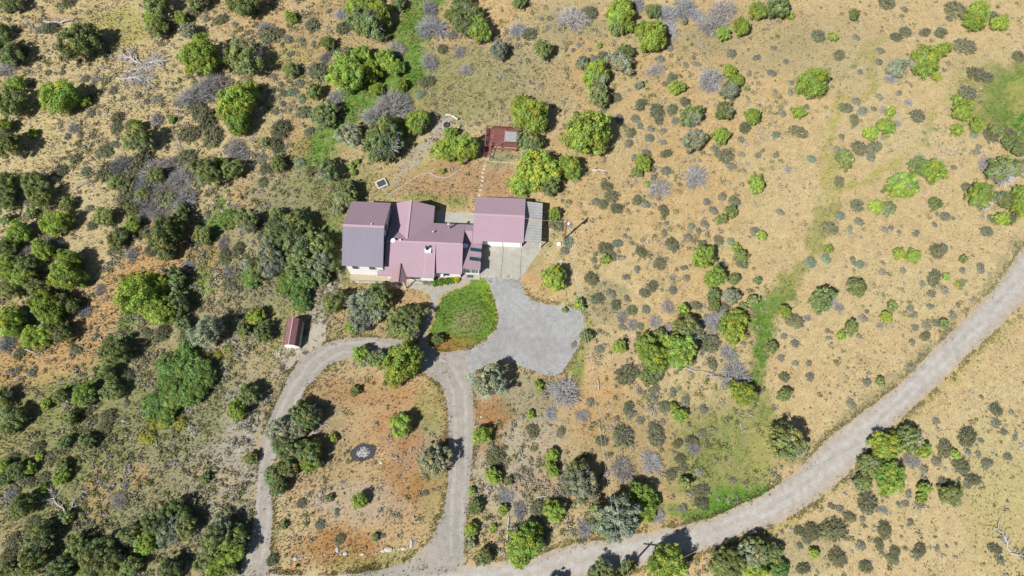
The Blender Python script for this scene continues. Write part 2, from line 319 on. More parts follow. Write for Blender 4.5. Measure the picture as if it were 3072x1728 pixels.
# ---- ground colour map
sand = (.365, .262, .130); straw = (.36, .30, .165); pale = (.37, .30, .168); orange = (.34, .21, .095); rust = (.245, .118, .038)
olive = (.145, .175, .050); ggreen = (.165, .165, .095); lush = (.058, .165, .016); litter = (.275, .255, .225); lawn = (.100, .168, .030); brown = (.275, .168, .095)
ytan = (.26, .25, .075); track = (.28, .25, .20)
ZONES = [  # (kind, points, radius, colour, strength)
 ('e',(650,1100),(420,260),ggreen,.65),('e',(880,760),(260,200),ggreen,.6),('e',(600,560),(300,160),ggreen,.3),('e',(1750,300),(320,300),ggreen,.15),
 ('e',(1650,1450),(330,300),ggreen,.35),('e',(1000,300),(300,300),ggreen,.35),
 ('e',(300,260),(520,420),straw,.8),('e',(150,700),(330,260),straw,.6),('e',(350,90),(110,70),ytan,.7),('e',(150,60),(60,25),orange,.5),
 ('e',(700,60),(130,60),orange,.35),('e',(1450,250),(260,140),ggreen,.55),('e',(1360,270),(180,110),olive,.45),('e',(860,170),(80,40),ytan,.5),
 ('e',(420,1500),(460,380),ggreen,.9),('e',(150,1350),(260,300),olive,.55),('e',(690,1350),(160,300),litter,.35),('e',(560,1200),(200,150),olive,.5),
 ('e',(960,1420),(190,330),straw,.45),('e',(1080,1400),(290,330),brown,.55),('e',(950,1300),(120,160),ggreen,.4),('e',(1290,1420),(60,200),olive,.35),('e',(1080,1500),(180,70),litter,.45),('e',(1240,1330),(90,70),litter,.55),
 ('e',(1020,1640),(140,65),rust,.75),('e',(1225,1400),(75,140),rust,.55),('e',(1190,1290),(70,60),rust,.5),('e',(1100,1180),(170,50),rust,.45),('e',(890,1500),(90,25),litter,.5),
 ('e',(960,1170),(80,40),brown,.4),('e',(1290,1240),(50,90),olive,.5),('e',(870,1550),(70,80),straw,.6),('e',(880,1490),(40,14),orange,.5),('e',(1240,1470),(40,40),rust,.5),
 ('e',(1130,1690),(170,40),olive,.5),('e',(1530,1350),(170,230),litter,.6),('e',(1490,1240),(60,55),rust,.85),('e',(1580,1180),(110,70),ggreen,.6),
 ('e',(1470,1330),(40,40),rust,.5),('e',(1620,1450),(60,60),brown,.4),('e',(1800,1200),(110,110),orange,.4),('e',(1790,1250),(60,100),orange,.4),
 ('e',(1650,1560),(110,80),straw,.5),('e',(1900,1350),(300,160),orange,.22),('e',(2000,1330),(260,170),ggreen,.35),('e',(2180,1400),(170,200),olive,.9),
 ('e',(2220,1500),(140,50),lush,.8),('e',(2100,1540),(140,34),lush,.75),('e',(2290,1330),(50,110),ytan,.5),
 ('l',[(2330,880),(2300,930),(2280,1010),(2270,1120),(2290,1250)],34,olive,.95),('l',[(2350,860),(2300,920),(2270,1100),(2220,1180)],20,lush,.8),
 ('l',[(1290,0),(1245,60),(1225,140),(1245,215),(1190,260),(1120,275),(1060,310),(1020,370),(975,430),(930,475)],48,lush,1),
 ('l',[(1290,0),(1245,60),(1225,140),(1245,215),(1190,260),(1120,275),(1060,310),(1020,370),(975,430),(930,475)],75,olive,.35),
 ('l',[(660,620),(640,700),(610,760),(590,850),(560,900)],34,lush,.75),('l',[(400,940),(360,1020),(330,1090),(270,1160),(200,1180)],24,lush,.75),
 ('l',[(520,690),(440,800),(350,870),(280,950),(230,1040),(130,1080),(30,1100)],62,orange,.8),('l',[(640,760),(520,800),(400,810)],34,orange,.8),
 ('e',(730,590),(60,40),orange,.6),('e',(890,420),(50,70),orange,.4),('e',(940,140),(90,40),orange,.25),
 ('e',(900,600),(160,70),ggreen,.6),('e',(1000,680),(45,110),lush,.5),('e',(960,650),(70,90),olive,.6),('e',(860,560),(150,60),ggreen,.4),('e',(830,980),(90,120),olive,.45),
 ('e',(950,560),(120,40),olive,.4),('e',(760,850),(120,80),ggreen,.5),('e',(1100,560),(110,60),olive,.45),
 ('e',(1350,540),(180,70),brown,.9),('e',(1510,545),(70,60),brown,.6),('e',(1250,480),(90,60),ytan,.35),('e',(1300,600),(120,22),olive,.8),
 ('e',(1510,470),(50,30),ggreen,.7),('e',(1330,370),(45,28),litter,.8),('e',(1340,510),(40,22),brown,.6),('l',[(1150,560),(1180,530),(1260,450),(1320,390)],9,litter,.8),
 ('e',(3045,310),(95,125),lush,1),('e',(2960,260),(130,110),olive,.7),('e',(3060,300),(35,60),ytan,.8),('e',(2950,360),(80,60),olive,.35),
 ('l',[(2520,240),(2610,130),(2660,110)],8,ytan,.75),('l',[(2620,150),(2615,220),(2610,280),(2520,300),(2480,380),(2490,480),(2460,600)],13,ytan,.8),
 ('l',[(2830,270),(2800,330),(2785,390),(2760,440),(2700,490),(2620,530),(2520,570),(2440,600)],13,ytan,.85),('e',(2770,430),(22,18),lush,.6),('e',(2785,385),(18,25),lush,.5),
 ('l',[(2500,480),(2500,560),(2470,680),(2420,780),(2330,880)],20,ytan,.7),('l',[(2480,640),(2440,760),(2360,860),(2320,930)],26,olive,.45),('e',(2480,690),(30,25),olive,.5),
 ('e',(2780,430),(140,70),pale,.6),('e',(2420,590),(80,45),pale,.7),('e',(2900,560),(200,160),pale,.3),('l',[(3040,150),(2900,190),(2840,250),(2820,350)],26,pale,.5),
 ('e',(2250,120),(200,120),ggreen,.3),('e',(2500,150),(200,130),ggreen,.3),('e',(1700,70),(120,70),ggreen,.5),('e',(2100,120),(120,50),ggreen,.4),
 ('e',(2860,1500),(330,260),straw,.55),('e',(3000,1480),(120,250),ytan,.35),('e',(2400,1650),(120,80),ggreen,.4),('e',(3010,1250),(120,160),straw,.5),
 ('l',[(3072,720),(2970,850),(2880,940),(2690,1140),(2550,1245),(2470,1300),(2370,1405)],11,ggreen,.55),('l',[(3072,920),(2980,1005),(2820,1165),(2700,1275),(2610,1355),(2450,1510),(2300,1600)],11,ytan,.5),
 ('e',(1620,820),(40,60),brown,.35),('e',(1590,850),(40,30),orange,.35),('l',[(1590,800),(1640,730),(1680,680)],28,olive,.35),('e',(1730,1110),(24,60),olive,.6),
 ('e',(1810,900),(80,60),ggreen,.6),('e',(1950,800),(120,150),straw,.3),('l',[(1720,1120),(1750,1060),(1765,960)],14,lush,.4),
 ('e',(1110,880),(100,40),brown,.5),('e',(1070,830),(130,20),olive,.8),('e',(1240,890),(50,40),brown,.5),('e',(1100,985),(150,40),ggreen,.5),
 ('e',(300,1480),(45,90),orange,.6),('e',(410,1430),(40,30),orange,.6),('e',(720,1200),(50,45),litter,.7),('e',(730,1290),(60,60),litter,.8),('e',(700,1400),(70,90),litter,.5),('e',(640,1430),(60,40),sand,.4),
 ('e',(560,1590),(80,40),litter,.3),('e',(90,1640),(80,50),sand,.5),('e',(1340,300),(30,14),orange,.3),('e',(2100,1000),(60,60),straw,.4),('e',(1800,180),(120,40),orange,.2),('e',(1700,240),(110,60),orange,.25),
 ('l',SHEDP[:9],24,track,1),('e',(1660,690),(60,60),straw,.5),('e',(1970,1060),(200,60),litter,.25),('e',(1660,1640),(200,14),straw,.4),
]
def gcol(x, y):
    px, py = P2(x, y)
    wx = px + (fbm(x*.35, y*.35) - .5) * 70 + (fbm(x*1.6+9, y*1.6) - .5) * 34
    wy = py + (fbm(x*.35+50, y*.35+7) - .5) * 60 + (fbm(x*1.6, y*1.6+40) - .5) * 34
    n1 = fbm(x*.07+3, y*.07); n2 = fbm(x*.5+8, y*.5+2); n3 = fbm(x*1.7, y*1.7)
    C = np.empty(x.shape + (3,)); C[:] = sand
    def mixin(c, a):
        C[:] = C * (1 - a[..., None]) + np.array(c) * a[..., None]
    mixin(pale, np.clip((px - 2000) / 900, 0, .6)); mixin(ggreen, np.clip((700 - px) / 900, 0, .35) * np.clip((py - 480) / 150, .1, 1))
    mixin(straw, np.clip((n1 - .45) * 3, 0, .7)); mixin(pale, np.clip((n2 - .55) * 3, 0, .6)); mixin(ggreen, np.clip((.42 - n2) * 3, 0, .45) * np.clip(1.4 - px / 2600, .3, 1))
    for k, p, r, c, s in ZONES:
        if k == 'e':
            d = np.hypot((wx - p[0]) / r[0], (wy - p[1]) / r[1]); a = np.clip((1.15 - d) / .45, 0, 1)
        else:
            d = np.full(x.shape, 1e9)
            for (ax, ay), (bx, by) in zip(p[:-1], p[1:]):
                t = np.clip(((wx-ax)*(bx-ax) + (wy-ay)*(by-ay)) / ((bx-ax)**2 + (by-ay)**2), 0, 1)
                d = np.minimum(d, np.hypot(wx - ax - t*(bx-ax), wy - ay - t*(by-ay)))
            a = np.clip((1.25 - d / r) / .5, 0, 1)
        br = np.clip((n3 - .5) * 2.4 + .92, .4, 1)
        mixin(c, a * s * br)
    # lawn
    xs = (x + (n3 - .5) * .8, y + (n2 - .5) * .8)
    l = inpoly(xs[0], xs[1], [W(*p) for p in LAWN]).astype(float); mixin(lawn, l)
    mixin((.155, .235, .022), l * np.clip((wx - 1420) / 60, 0, 1) * np.clip((1010 - wy) / 120, 0, 1) * .8)
    mixin(rust, l * np.clip((wy - 995) / 40, 0, 1) * np.clip((1440 - wx) / 60, .1, 1) * .75)
    mixin((.20, .19, .09), l * np.clip(1.2 - np.hypot((wx-1400)/50, (wy-965)/40), 0, 1) * .8)
    C *= KA * (.86 + .28 * n3)[..., None]
    return np.clip(C, 0, 1)
def axis(lo, hi, st, far):
    a = np.arange(lo, hi + 1e-6, st)
    o = [40, 100, 200, 400]
    return np.concatenate([[lo - k for k in o[::-1]], a, [hi + k for k in o]])
GX = axis(-112, 112, .42, 500); GY = axis(-52, 76, .42, 500)
gx, gy = np.meshgrid(GX, GY)
nx, ny = len(GX), len(GY)
GC = gcol(gx, gy)
ii = np.arange((ny-1) * nx).reshape(ny-1, nx)[:, :-1].ravel()
gz = np.zeros(gx.shape)
gm = npmesh('ground', np.stack([gx, gy, gz], -1).reshape(-1, 3), np.stack([ii, ii+1, ii+nx+1, ii+nx], 1), GC.reshape(-1, 3))
def groundmat():
    m = bpy.data.materials.new('dry_ground'); m.use_nodes = True; t = m.node_tree; b = t.nodes['Principled BSDF']
    b.inputs['Roughness'].default_value = .95; b.inputs['Specular IOR Level'].default_value = .1
    at = t.nodes.new('ShaderNodeAttribute'); at.attribute_name = 'tint'; tc = t.nodes.new('ShaderNodeTexCoord'); c = at.outputs['Color']; hs = []
    for s, lo, hi, a, e in ((.9, .82, 1.12, .3, .7), (3.2, .72, 1.18, .35, .65), (11, .7, 1.25, .3, .7)):
        n = t.nodes.new('ShaderNodeTexNoise'); n.inputs['Scale'].default_value = s; n.inputs['Detail'].default_value = 7; n.inputs['Roughness'].default_value = .7
        t.links.new(tc.outputs['Object'], n.inputs['Vector']); hs.append(n.outputs[0])
        mr = t.nodes.new('ShaderNodeMapRange'); mr.inputs[1].default_value = a; mr.inputs[2].default_value = e; mr.inputs[3].default_value = lo; mr.inputs[4].default_value = hi
        t.links.new(n.outputs[0], mr.inputs[0])
        mx = t.nodes.new('ShaderNodeMix'); mx.data_type = 'RGBA'; mx.blend_type = 'MULTIPLY'; mx.inputs[0].default_value = 1
        t.links.new(c, mx.inputs[6]); t.links.new(mr.outputs[0], mx.inputs[7]); c = mx.outputs[2]
    t.links.new(c, b.inputs['Base Color'])
    bp = t.nodes.new('ShaderNodeBump'); bp.inputs['Strength'].default_value = .7; bp.inputs['Distance'].default_value = .12
    t.links.new(hs[1], bp.inputs['Height']); t.links.new(bp.outputs[0], b.inputs['Normal']); return m
go = link('ground', gm, None, groundmat()); go['kind'] = 'structure'

# ------------------------------------------------------------------ the house (local frame turned with the building)
HA = math.radians(-2.8); HO = W(1437, 822)
def LP(px, py, z=0):                       # photo point at height z -> house frame
    x, y = W(px, py, z); x -= HO[0]; y -= HO[1]
    return (x*math.cos(HA)+y*math.sin(HA), -x*math.sin(HA)+y*math.cos(HA))
H = empty('house', (HO[0], HO[1], 0), HA)
tag(H, 'long white ranch house with mauve metal roofs, attached garage, sunroom and carport', 'house')
RIBP = .27
def roof(pts, m, name='roof', along='y', th=.14, ribs=True, step=RIBP, parent=H, ribm=None):
    """pts: planar polygon (local 3-D); ribs run along the given axis"""
    a, b, c = (Vector(p) for p in pts[:3]); n = (b-a).cross(c-a)
    if n.z < 0: pts = pts[::-1]; n = -n
    n.normalize(); d = n.dot(Vector(pts[0])); zf = lambda x, y: (d - n.x*x - n.y*y) / n.z
    o = MB().slab(pts, th).build(name, m, parent)
    if ribs:
        k = 0 if along == 'y' else 1; mb = MB(); lo = min(p[k] for p in pts); hi = max(p[k] for p in pts)
        q = lo + step * .5
        while q < hi:
            hits = []
            for i in range(len(pts)):
                p, r = pts[i], pts[(i+1) % len(pts)]
                if (p[k] - q) * (r[k] - q) < 0:
                    t = (q - p[k]) / (r[k] - p[k]); hits.append(p[1-k] + t * (r[1-k] - p[1-k]))
            if len(hits) == 2:
                e0, e1 = min(hits) + .02, max(hits) - .02
                if e1 - e0 > .1:
                    A = (q, e0) if k == 0 else (e0, q); B = (q, e1) if k == 0 else (e1, q)
                    mb.bar((*A, zf(*A) + .006), (*B, zf(*B) + .006), .045, .045)
            q += step
        if mb.v:
            r = mb.build('roof_ribs', ribm or m, o); r['kind'] = 'stuff'
    return o
def wall(x0, x1, y0, y1, z0, z1, m=None, name='wall', parent=H):
    return MB().box(x0, x1, y0, y1, z0, z1).build(name, m or M['white'], parent)
# left two-storey block
LX0, LX1, LY0, LY1, LZ, LR, LRY = -21.3, -14.82, -1.43, 9.95, 4.5, 7.2, 4.26
gm_ = MB(); gm_.prism([(LY0+.28, 0), (LY1-.28, 0), (LY1-.28, LZ-.05), (LRY, LR-.2), (LY0+.28, LZ-.05)], -(LX1-.25), -(LX0+.45))
o = gm_.build('wall', M['white'], H)
for v in o.data.vertices: x, y, z = v.co; v.co = (-y, x, z)
o.data.flip_normals()
o['label'] = 'white two-storey block wall'
roof([(LX0,LY0,LZ),(LX1,LY0,LZ),(LX1,LRY,LR),(LX0,LRY,LR)], M['roofd'])['label'] = 'grey mauve slope of the two-storey roof'
roof([(LX0,LRY,LR),(LX1,LRY,LR),(LX1,LY1,LZ),(LX0,LY1,LZ)], M['roof'])
MB().bar((LX0-.01,LRY,LR+.02),(LX1+.01,LRY,LR+.02),.4,.06).build('ridge_cap', M['trim'], H)
for x0 in (-20.0, -17.3):                  # windows high on the south wall
    f = MB().box(x0, x0+1.15, LY0+.22, LY0+.277, 2.75, 3.95).build('window', M['white'], H)
    MB().box(x0+.09, x0+1.06, LY0+.20, LY0+.217, 2.85, 3.85).build('pane', M['glass'], f)
f = MB().box(LX1-.248, LX1-.20, 4.6, 5.9, 4.4, 5.6).build('window', M['white'], H)
MB().box(LX1-.197, LX1-.18, 4.7, 5.8, 4.5, 5.5).build('pane', M['glass'], f)
f = MB().box(LX1-.248, LX1-.20, 2.6, 3.8, 4.75, 5.8).build('window', M['white'], H)
MB().box(LX1-.197, LX1-.18, 2.7, 3.7, 4.85, 5.7).build('pane', M['glass'], f)
MB().box(-20.85, -14.0, -2.15, -1.16, 0, .42).build('plinth', M['ledge'], H)
MB().box(-20.8, -13.9, -2.6, -2.16, 0, .12).build('planter_edge', M['ledge'], H)
# main ridge, great room, east part
MR, MY = 4.8, 3.0
NE_Z, NE_Y = 2.8, 7.5
ns = (MR - NE_Z) / (NE_Y - MY)
wy_ = MY + (MR - 4.5) / ns                 # where the north wing's ridge meets the slope
GR_Y, GR_Z = -2.12, 2.75; ER_Y, ER_Z = -1.2, 2.72
roof([(-14.8,MY,MR),(-2.6,MY,MR),(-2.6,NE_Y,NE_Z),(-7.87,NE_Y,NE_Z),(-11.62,wy_,4.5),(-14.8,wy_+ (3.18)*.45/ns,4.5-3.18*.45)], M['roof'])
gs = (MR - GR_Z) / (MY - GR_Y)
roof([(-14.8,GR_Y,GR_Z),(-6.92,GR_Y,GR_Z),(-6.92,MY,MR),(-14.8,MY,MR)], M['roof'], th=.2)
roof([(-15.95,GR_Y,GR_Z),(-14.802,GR_Y,GR_Z),(-14.802,GR_Y+.75,GR_Z+.75*gs),(-15.95,GR_Y+.75,GR_Z+.75*gs)], M['roof'], th=.2)
roof([(-6.90,ER_Y,ER_Z-.12),(-2.6,ER_Y,ER_Z-.12),(-2.6,MY,MR-.01),(-6.90,MY,MR-.01)], M['roof'])
MB().bar((-14.8,MY,MR+.015),(-2.6,MY,MR+.015),.36,.06).build('ridge_cap', M['trim'], H)
MB().bar((-2.6,MY,MR+.01),(-2.6,ER_Y,ER_Z-.11),.10,.08).build('rake_trim', M['trim'], H)
MB().bar((-6.92,MY,MR+.01),(-6.92,GR_Y,GR_Z+.01),.10,.08).build('rake_trim', M['trim'], H)
# north wing
roof([(-11.62,10.62,4.5),(-11.62,wy_,4.5),(-7.87,NE_Y,NE_Z),(-7.87,10.62,NE_Z)], M['roof'], along='x')
roof([(-11.62,10.62,4.5),(-11.62,wy_,4.5),(-14.8,wy_+(3.18)*.45/ns,4.5-3.18*.45),(-14.8,10.62,4.5-3.18*.45)], M['roof'], along='x')
MB().bar((-11.62,10.64,4.515),(-11.62,wy_,4.515),.36,.06).build('ridge_cap', M['trim'], H)
g = MB().prism([(-14.6,0),(-8.2,0),(-8.2,2.6),(-11.62,4.15),(-14.6,2.9)], 3.6, 10.3); g.build('wall', M['white'], H)
# main walls
for a in ((-14.55,-7.2,-1.75,3,.0,2.55),(-7.195,-2.9,-.85,3,0,2.4),(-14.55,-2.9,3.002,7.15,0,2.6)): wall(*a)
g = MB().prism([(-1.0,2.42),(7.1,2.62),(3.0,4.6)], 2.9, 2.72).build('wall', M['white'], H)   # east gable end
for v in g.data.vertices: x, y, z = v.co; v.co = (-y, x, z)
for x0, x1, yy, zz in ((-10.9,-9.2,-1.76,.9),(-6.3,-4.6,-.86,.9)):
    f = MB().box(x0, x1, yy-.045, yy+.008, zz, zz+1.2).build('window', M['white'], H); MB().box(x0+.08, x1-.08, yy-.06, yy-.047, zz+.08, zz+1.12).build('pane', M['glass'], f)
wall(-13.0, -6.9, -2.35, -1.78, 0, .32, M['ledge'], 'plinth')
# porch gable over the front door
PX, PZ = -12.32, 3.75
roof([(PX,-.35,PZ),(PX,-3.4,PZ),(PX-1.4,-3.2,2.75),(PX-1.4,-2.1,2.75)], M['roofs'], 'porch_roof', ribs=False, th=.1)
roof([(PX,-.35,PZ),(PX,-3.4,PZ),(PX+1.1,-3.2,2.75),(PX+1.1,-2.1,2.75)], M['roofs'], 'porch_roof', ribs=False, th=.1)
MB().bar((PX,-.35,PZ+.01),(PX,-3.42,PZ+.01),.2,.05).build('ridge_cap', M['roofs'], H)
for x in (PX-1.0, PX+.85): MB().box(x-.07, x+.07, -3.15, -3.01, .02, 2.85).build('porch_post', M['redrail'], H)
MB().box(-13.6, -11.35, -3.35, -2.17, 0, .10).build('porch_slab', M['ledge'], H)
# connector and garage
GRY, GRZ = 8.8, 4.0; gS = 1.2 / 4.15; gz_ = lambda y: GRZ - (GRY - y) * gS
cz = gz_(6.1) + .12
roof([(-2.598,6.1,cz),(-1.25,6.1,cz),(-1.25,NE_Y,NE_Z),(-2.598,NE_Y,NE_Z)], M['roof'])
roof([(-2.598,6.1,cz),(-1.25,6.1,cz),(-1.25,4.2,gz_(4.2)+.03),(-2.598,4.2,gz_(4.2)+.03)], M['roof'])
roof([(-1.22,GRY,GRZ),(7.05,GRY,GRZ),(7.05,4.66,gz_(4.66)),(.4,4.66,gz_(4.66)),(.4,4.2,gz_(4.2)),(-1.22,4.2,gz_(4.2))], M['roof'])
roof([(-1.22,GRY,GRZ),(7.05,GRY,GRZ),(7.05,12.64,2.95),(-1.22,12.64,2.95)], M['roof'])
MB().bar((-1.22,GRY,GRZ+.015),(7.05,GRY,GRZ+.015),.36,.06).build('ridge_cap', M['trim'], H)
wall(-2.6, -.9, 4.6, 7.2, 0, 2.45)
g = MB().prism([(5.17,0),(12.35,0),(12.35,2.85),(8.8,3.78),(5.17,2.75)], -6.75, .9)
o = g.build('wall', M['white'], H)
for v in o.data.vertices: x, y, z = v.co; v.co = (-y, x, z)
o.data.flip_normals()
for x0, x1 in ((1.1, 3.6), (3.95, 6.5)):
    d = MB().box(x0, x1, 5.11, 5.165, .02, 2.2).build('garage_door', M['door'], H)
    for k in range(4): MB().box(x0+.05, x1-.05, 5.08, 5.108, .06+k*.535, .06+k*.535+.5).build('door_panel', M['door'], d)
# sunroom
SY0, SY1 = -.33, 4.18
sz = lambda x: 3.0 - (x + 2.6) * .21
G1 = (LP(1441,757,2.5)[1], LP(1441,744.5,2.5)[1]); G2 = (LP(1439,785,2.5)[1], LP(1439,772,2.5)[1])
def strip(y0, y1, x0=-2.59, x1=.33): roof([(x0,y0,sz(x0)),(x1,y0,sz(x1)),(x1,y1,sz(x1)),(x0,y1,sz(x0))], M['roof'], 'sunroom_roof', along='x', th=.1, step=.3)
strip(G1[1], SY1); strip(G2[1], G1[0]); strip(SY0, G2[0])
for a, b in (G1, G2):
    strip(a, b, -2.59, -1.5)
    q = MB(); q.slab([(-1.5,a+.03,sz(-1.5)-.03),(.12,a+.03,sz(.12)-.03),(.12,b-.03,sz(.12)-.03),(-1.5,b-.03,sz(-1.5)-.03)], .04); s = q.build('skylight', M['glass'], H)
    f = MB()
    for yy in (a, b): f.bar((-1.5,yy,sz(-1.5)+.035),(.2,yy,sz(.2)+.035),.07,.07)
    f.build('skylight_frame', M['trim'], s)
wall(-2.55, .05, 4.0, 4.15, 0, 2.3); wall(-.03, .05, -.02, 3.998, 0, 2.28); wall(-2.7, -2.6, -.02, 3.998, 0, 2.3)
MB().box(-2.58, .05, -.10, -.022, 0, .5).build('sunroom_sill', M['white'], H)
for k in range(2):
    x0 = -2.55 + k * 1.3
    p = MB().box(x0+.06, x0+1.22, -.09, -.06, .502, 2.2).build('sunroom_pane', M['green_glass'], H)
    q = MB(); q.box(x0-.03, x0+.07, -.13, -.03, .502, 2.3); q.build('mullion', M['door'], p)
MB().box(-.03, .06, -.14, -.02, .502, 2.3).build('mullion', M['door'], H)
MB().box(-2.75, .2, -1.05, -.102, 0, .16).build('step', M['conc'], H)
MB().box(-1.9, -.9, -.75, -.35, .165, .20).build('doormat', M['soil'], H)
# carport with sheet roof
CX0, CX1, CY0, CY1 = 7.1, 9.92, 4.98, 12.3; czf = lambda x: 2.72 - (x - CX0) * .145
n = 15
for k in range(n):
    a = CY0 + (CY1-CY0) * k / n; b = CY0 + (CY1-CY0) * (k+1) / n - .02; dz = .014 * (k % 2)
    s = MB().slab([(CX0,a,czf(CX0)+dz),(CX1,a,czf(CX1)+dz),(CX1,b,czf(CX1)+dz),(CX0,b,czf(CX0)+dz)], .03).build('roof_sheet', M['tin'], H)
    MB().bar((CX0+.02,a+.03,czf(CX0)+dz+.02),(CX1-.02,a+.03,czf(CX1)+dz+.02),.07,.05).build('sheet_seam', M['tinrust'] if k in (7, 8) else M['steel'], s)
for y in (5.1, 8.6, 12.15): MB().box(9.72, 9.86, y-.07, y+.07, 0, 2.22).build('carport_post', M['white'], H)
MB().box(9.68, 9.9, 5.0, 12.28, 2.1, 2.24).build('carport_beam', M['white'], H)
# concrete
MB().slab([(*LP(1388,821),.05),(*LP(1437,832),.05),(*LP(1559.6,839.4),.05),(*LP(1629,742),.05),(*LP(1561,737),.05),(*LP(1437,735),.05)][::-1], .05).build('apron_slab', M['conc'], H)
for a, b in (((3.6,-.55),(3.75,4.9)),((6.72,-.6),(6.75,5.0))): MB().bar((*a,.052),(*b,.052),.06,.01).build('slab_joint', M['soil'], H)
MB().box(7.1, 9.9, 5.25, 12.2, .0, .056).build('carport_floor', M['conc'], H)
MB().box(-7.85, -1.0, 7.2, 11.05, 0, .08).build('patio_slab', M['conc'], H)
# roof furniture
def pipe(px, py, z0, h, r, m=M['steel'], cap=True):
    x, y = LP(px, py, z0)
    o = MB().tube([(x,y,z0-.25),(x,y,z0+h)], r, 10).build('vent_pipe', m, H, False)
    MB().lathe([(r*2.2,-.02),(r*1.3,.09),(r*1.01,.1)], 10, (x,y,z0)).build('pipe_collar', M['steel'], o)
    if cap: MB().lathe([(r*1.02,0),(r*1.6,.0),(r*1.5,.08),(.001,.16)], 10, (x,y,z0+h)).build('pipe_cap', m, o)
    return o
zN = lambda y: MR - (y - MY) * ns
pipe(1348.5, 686, zN(6.6), 1.75, .15)
pipe(1301, 699, zN(5.6), .55, .1); pipe(1202, 723, zN(3.6), .45, .09, M['dish']); pipe(1252, 724.5, zN(3.4), .2, .08, M['trim'], False)
pipe(1115, 674, 7.0, .35, .08, M['dish'], False)
x, y = LP(1286, 751, 4.2); zr = MR - (MY - y) * gs
c = MB().box(x-.55, x+.45, y-.5, y+.45, zr-.3, zr+.28).build('chimney', M['dish'], H)
MB().tube([(x-.2,y,zr+.282),(x-.2,y,zr+1.1)], .23, 12).build('chimney_flue', M['black'], c)
xx = x
MB().bar((xx-.5,y-.55,zr-.55*gs+.012),(xx-.55,GR_Y+.05,GR_Z+.03),.07,.03).build('flashing_strip', M['tinrust'], H)
MB().bar((xx-.2,y-.55,zr-.55*gs+.012),(xx-.25,GR_Y+.05,GR_Z+.03),.05,.03).build('flashing_strip', M['tinrust'], H)
def dish(px, py, z, r, yaw=200):
    x, y = LP(px, py, z); e = MB().tube([(x,y,z-.55),(x,y,z-.05)], .035, 6).build('dish_mast', M['steel'], H)
    prof = [(.001,0),(r*.4,.03),(r*.75,.10),(r,.19),(r*1.02,.18),(r*.75,.08),(r*.4,.01),(.001,-.02)]
    d = MB().lathe(prof, 16).build('satellite_dish', M['dish'], H, True); d.location = (x,y,z); d.rotation_euler = (math.radians(35), 0, math.radians(yaw-180))
    MB().bar((0,-r*.7,.1),(0,0,.5),.04).build('dish_arm', M['steel'], d)
dish(1179, 721, 4.9, .36); dish(1395, 737, 3.5, .38); dish(1321, 821, 1.5, .5, 190)
# flower bed along the house
MB().slab([(*LP(1250,843),.06),(*LP(1300,851),.06),(*LP(1350,848),.06),(*LP(1385,832),.06),(*LP(1380,826),.06),(*LP(1308,832),.06),(*LP(1306,843),.06),(*LP(1250,839),.06)], .06).build('flower_bed', M['mulch'], H)

# ------------------------------------------------------------------ plants: shared crown and shrub meshes
def rdir(n, r): 
    v = r.normal(size=(n, 3)); return v / np.linalg.norm(v, axis=1)[:, None]
def quads(c, nrm, size, r, asp=1.6):
    n = len(c); t = np.cross(nrm, rdir(n, r)); t /= np.linalg.norm(t, axis=1)[:, None] + 1e-9; b = np.cross(nrm, t)
    s = size[:, None]
    V = np.stack([c - t*s*.5, c - b*s*asp*.5*.9, c + t*s*.5, c + b*s*asp*.5], 1)   # kite leaf
    F = np.arange(n*4).reshape(n, 4); return V.reshape(-1, 3), F
def crown(seed, ncl, nlf, leaf, elong=1.35, crad=(.15, .27), vs=.78, zc=.78, lob=.3, zlo=-.45, inner=.3):
    r = np.random.default_rng(seed); k = np.arange(ncl) + .5
    z = 1 - (1 - zlo) * k / ncl; ph = k * 2.39996 + r.random() * 6
    d = np.stack([np.sqrt(1-z*z)*np.cos(ph), np.sqrt(1-z*z)*np.sin(ph), z], 1) + r.normal(size=(ncl, 3)) * .10
    d /= np.linalg.norm(d, axis=1)[:, None]
    a = r.random(3) * 6
    lobes = .5*np.sin(2*ph + a[0]) + .35*np.sin(3*ph + a[1] + 2*z) + .3*np.sin(5*ph + a[2] + 3*z)
    rad = .74 + lob * .42 * lobes + r.normal(size=ncl) * .11
    m = r.random(ncl) < inner; rad = np.where(m, rad * r.uniform(.4, .75, ncl), rad)
    c = d * rad[:, None] * np.array([1, 1, vs]); c[:, 2] += zc
    cr = r.uniform(*crad, ncl)
    ci = np.repeat(np.arange(ncl), nlf); n = len(ci)
    ld = rdir(n, r) + d[ci] * .55 + np.array([0, 0, .35]); ld /= np.linalg.norm(ld, axis=1)[:, None]
    p = c[ci] + ld * (cr[ci] * r.random(n)**.6)[:, None] * np.array([1, 1, elong])
    p[:, 2] = np.maximum(p[:, 2], .03)
    nr = ld * .9 + rdir(n, r) * .6; nr /= np.linalg.norm(nr, axis=1)[:, None]
    V, F = quads(p, nr, leaf * r.uniform(.6, 1.4, n), r)
    tb = np.clip(r.normal(1, .17, ncl), .55, 1.5)[ci] * r.uniform(.8, 1.2, n); hu = r.normal(0, .09, ncl)[ci]
    T = np.stack([tb * (1 + hu), tb, tb * (1 - hu)], 1).repeat(4, 0)
    return npmesh('crown', V, F, np.clip(T, 0, 3))
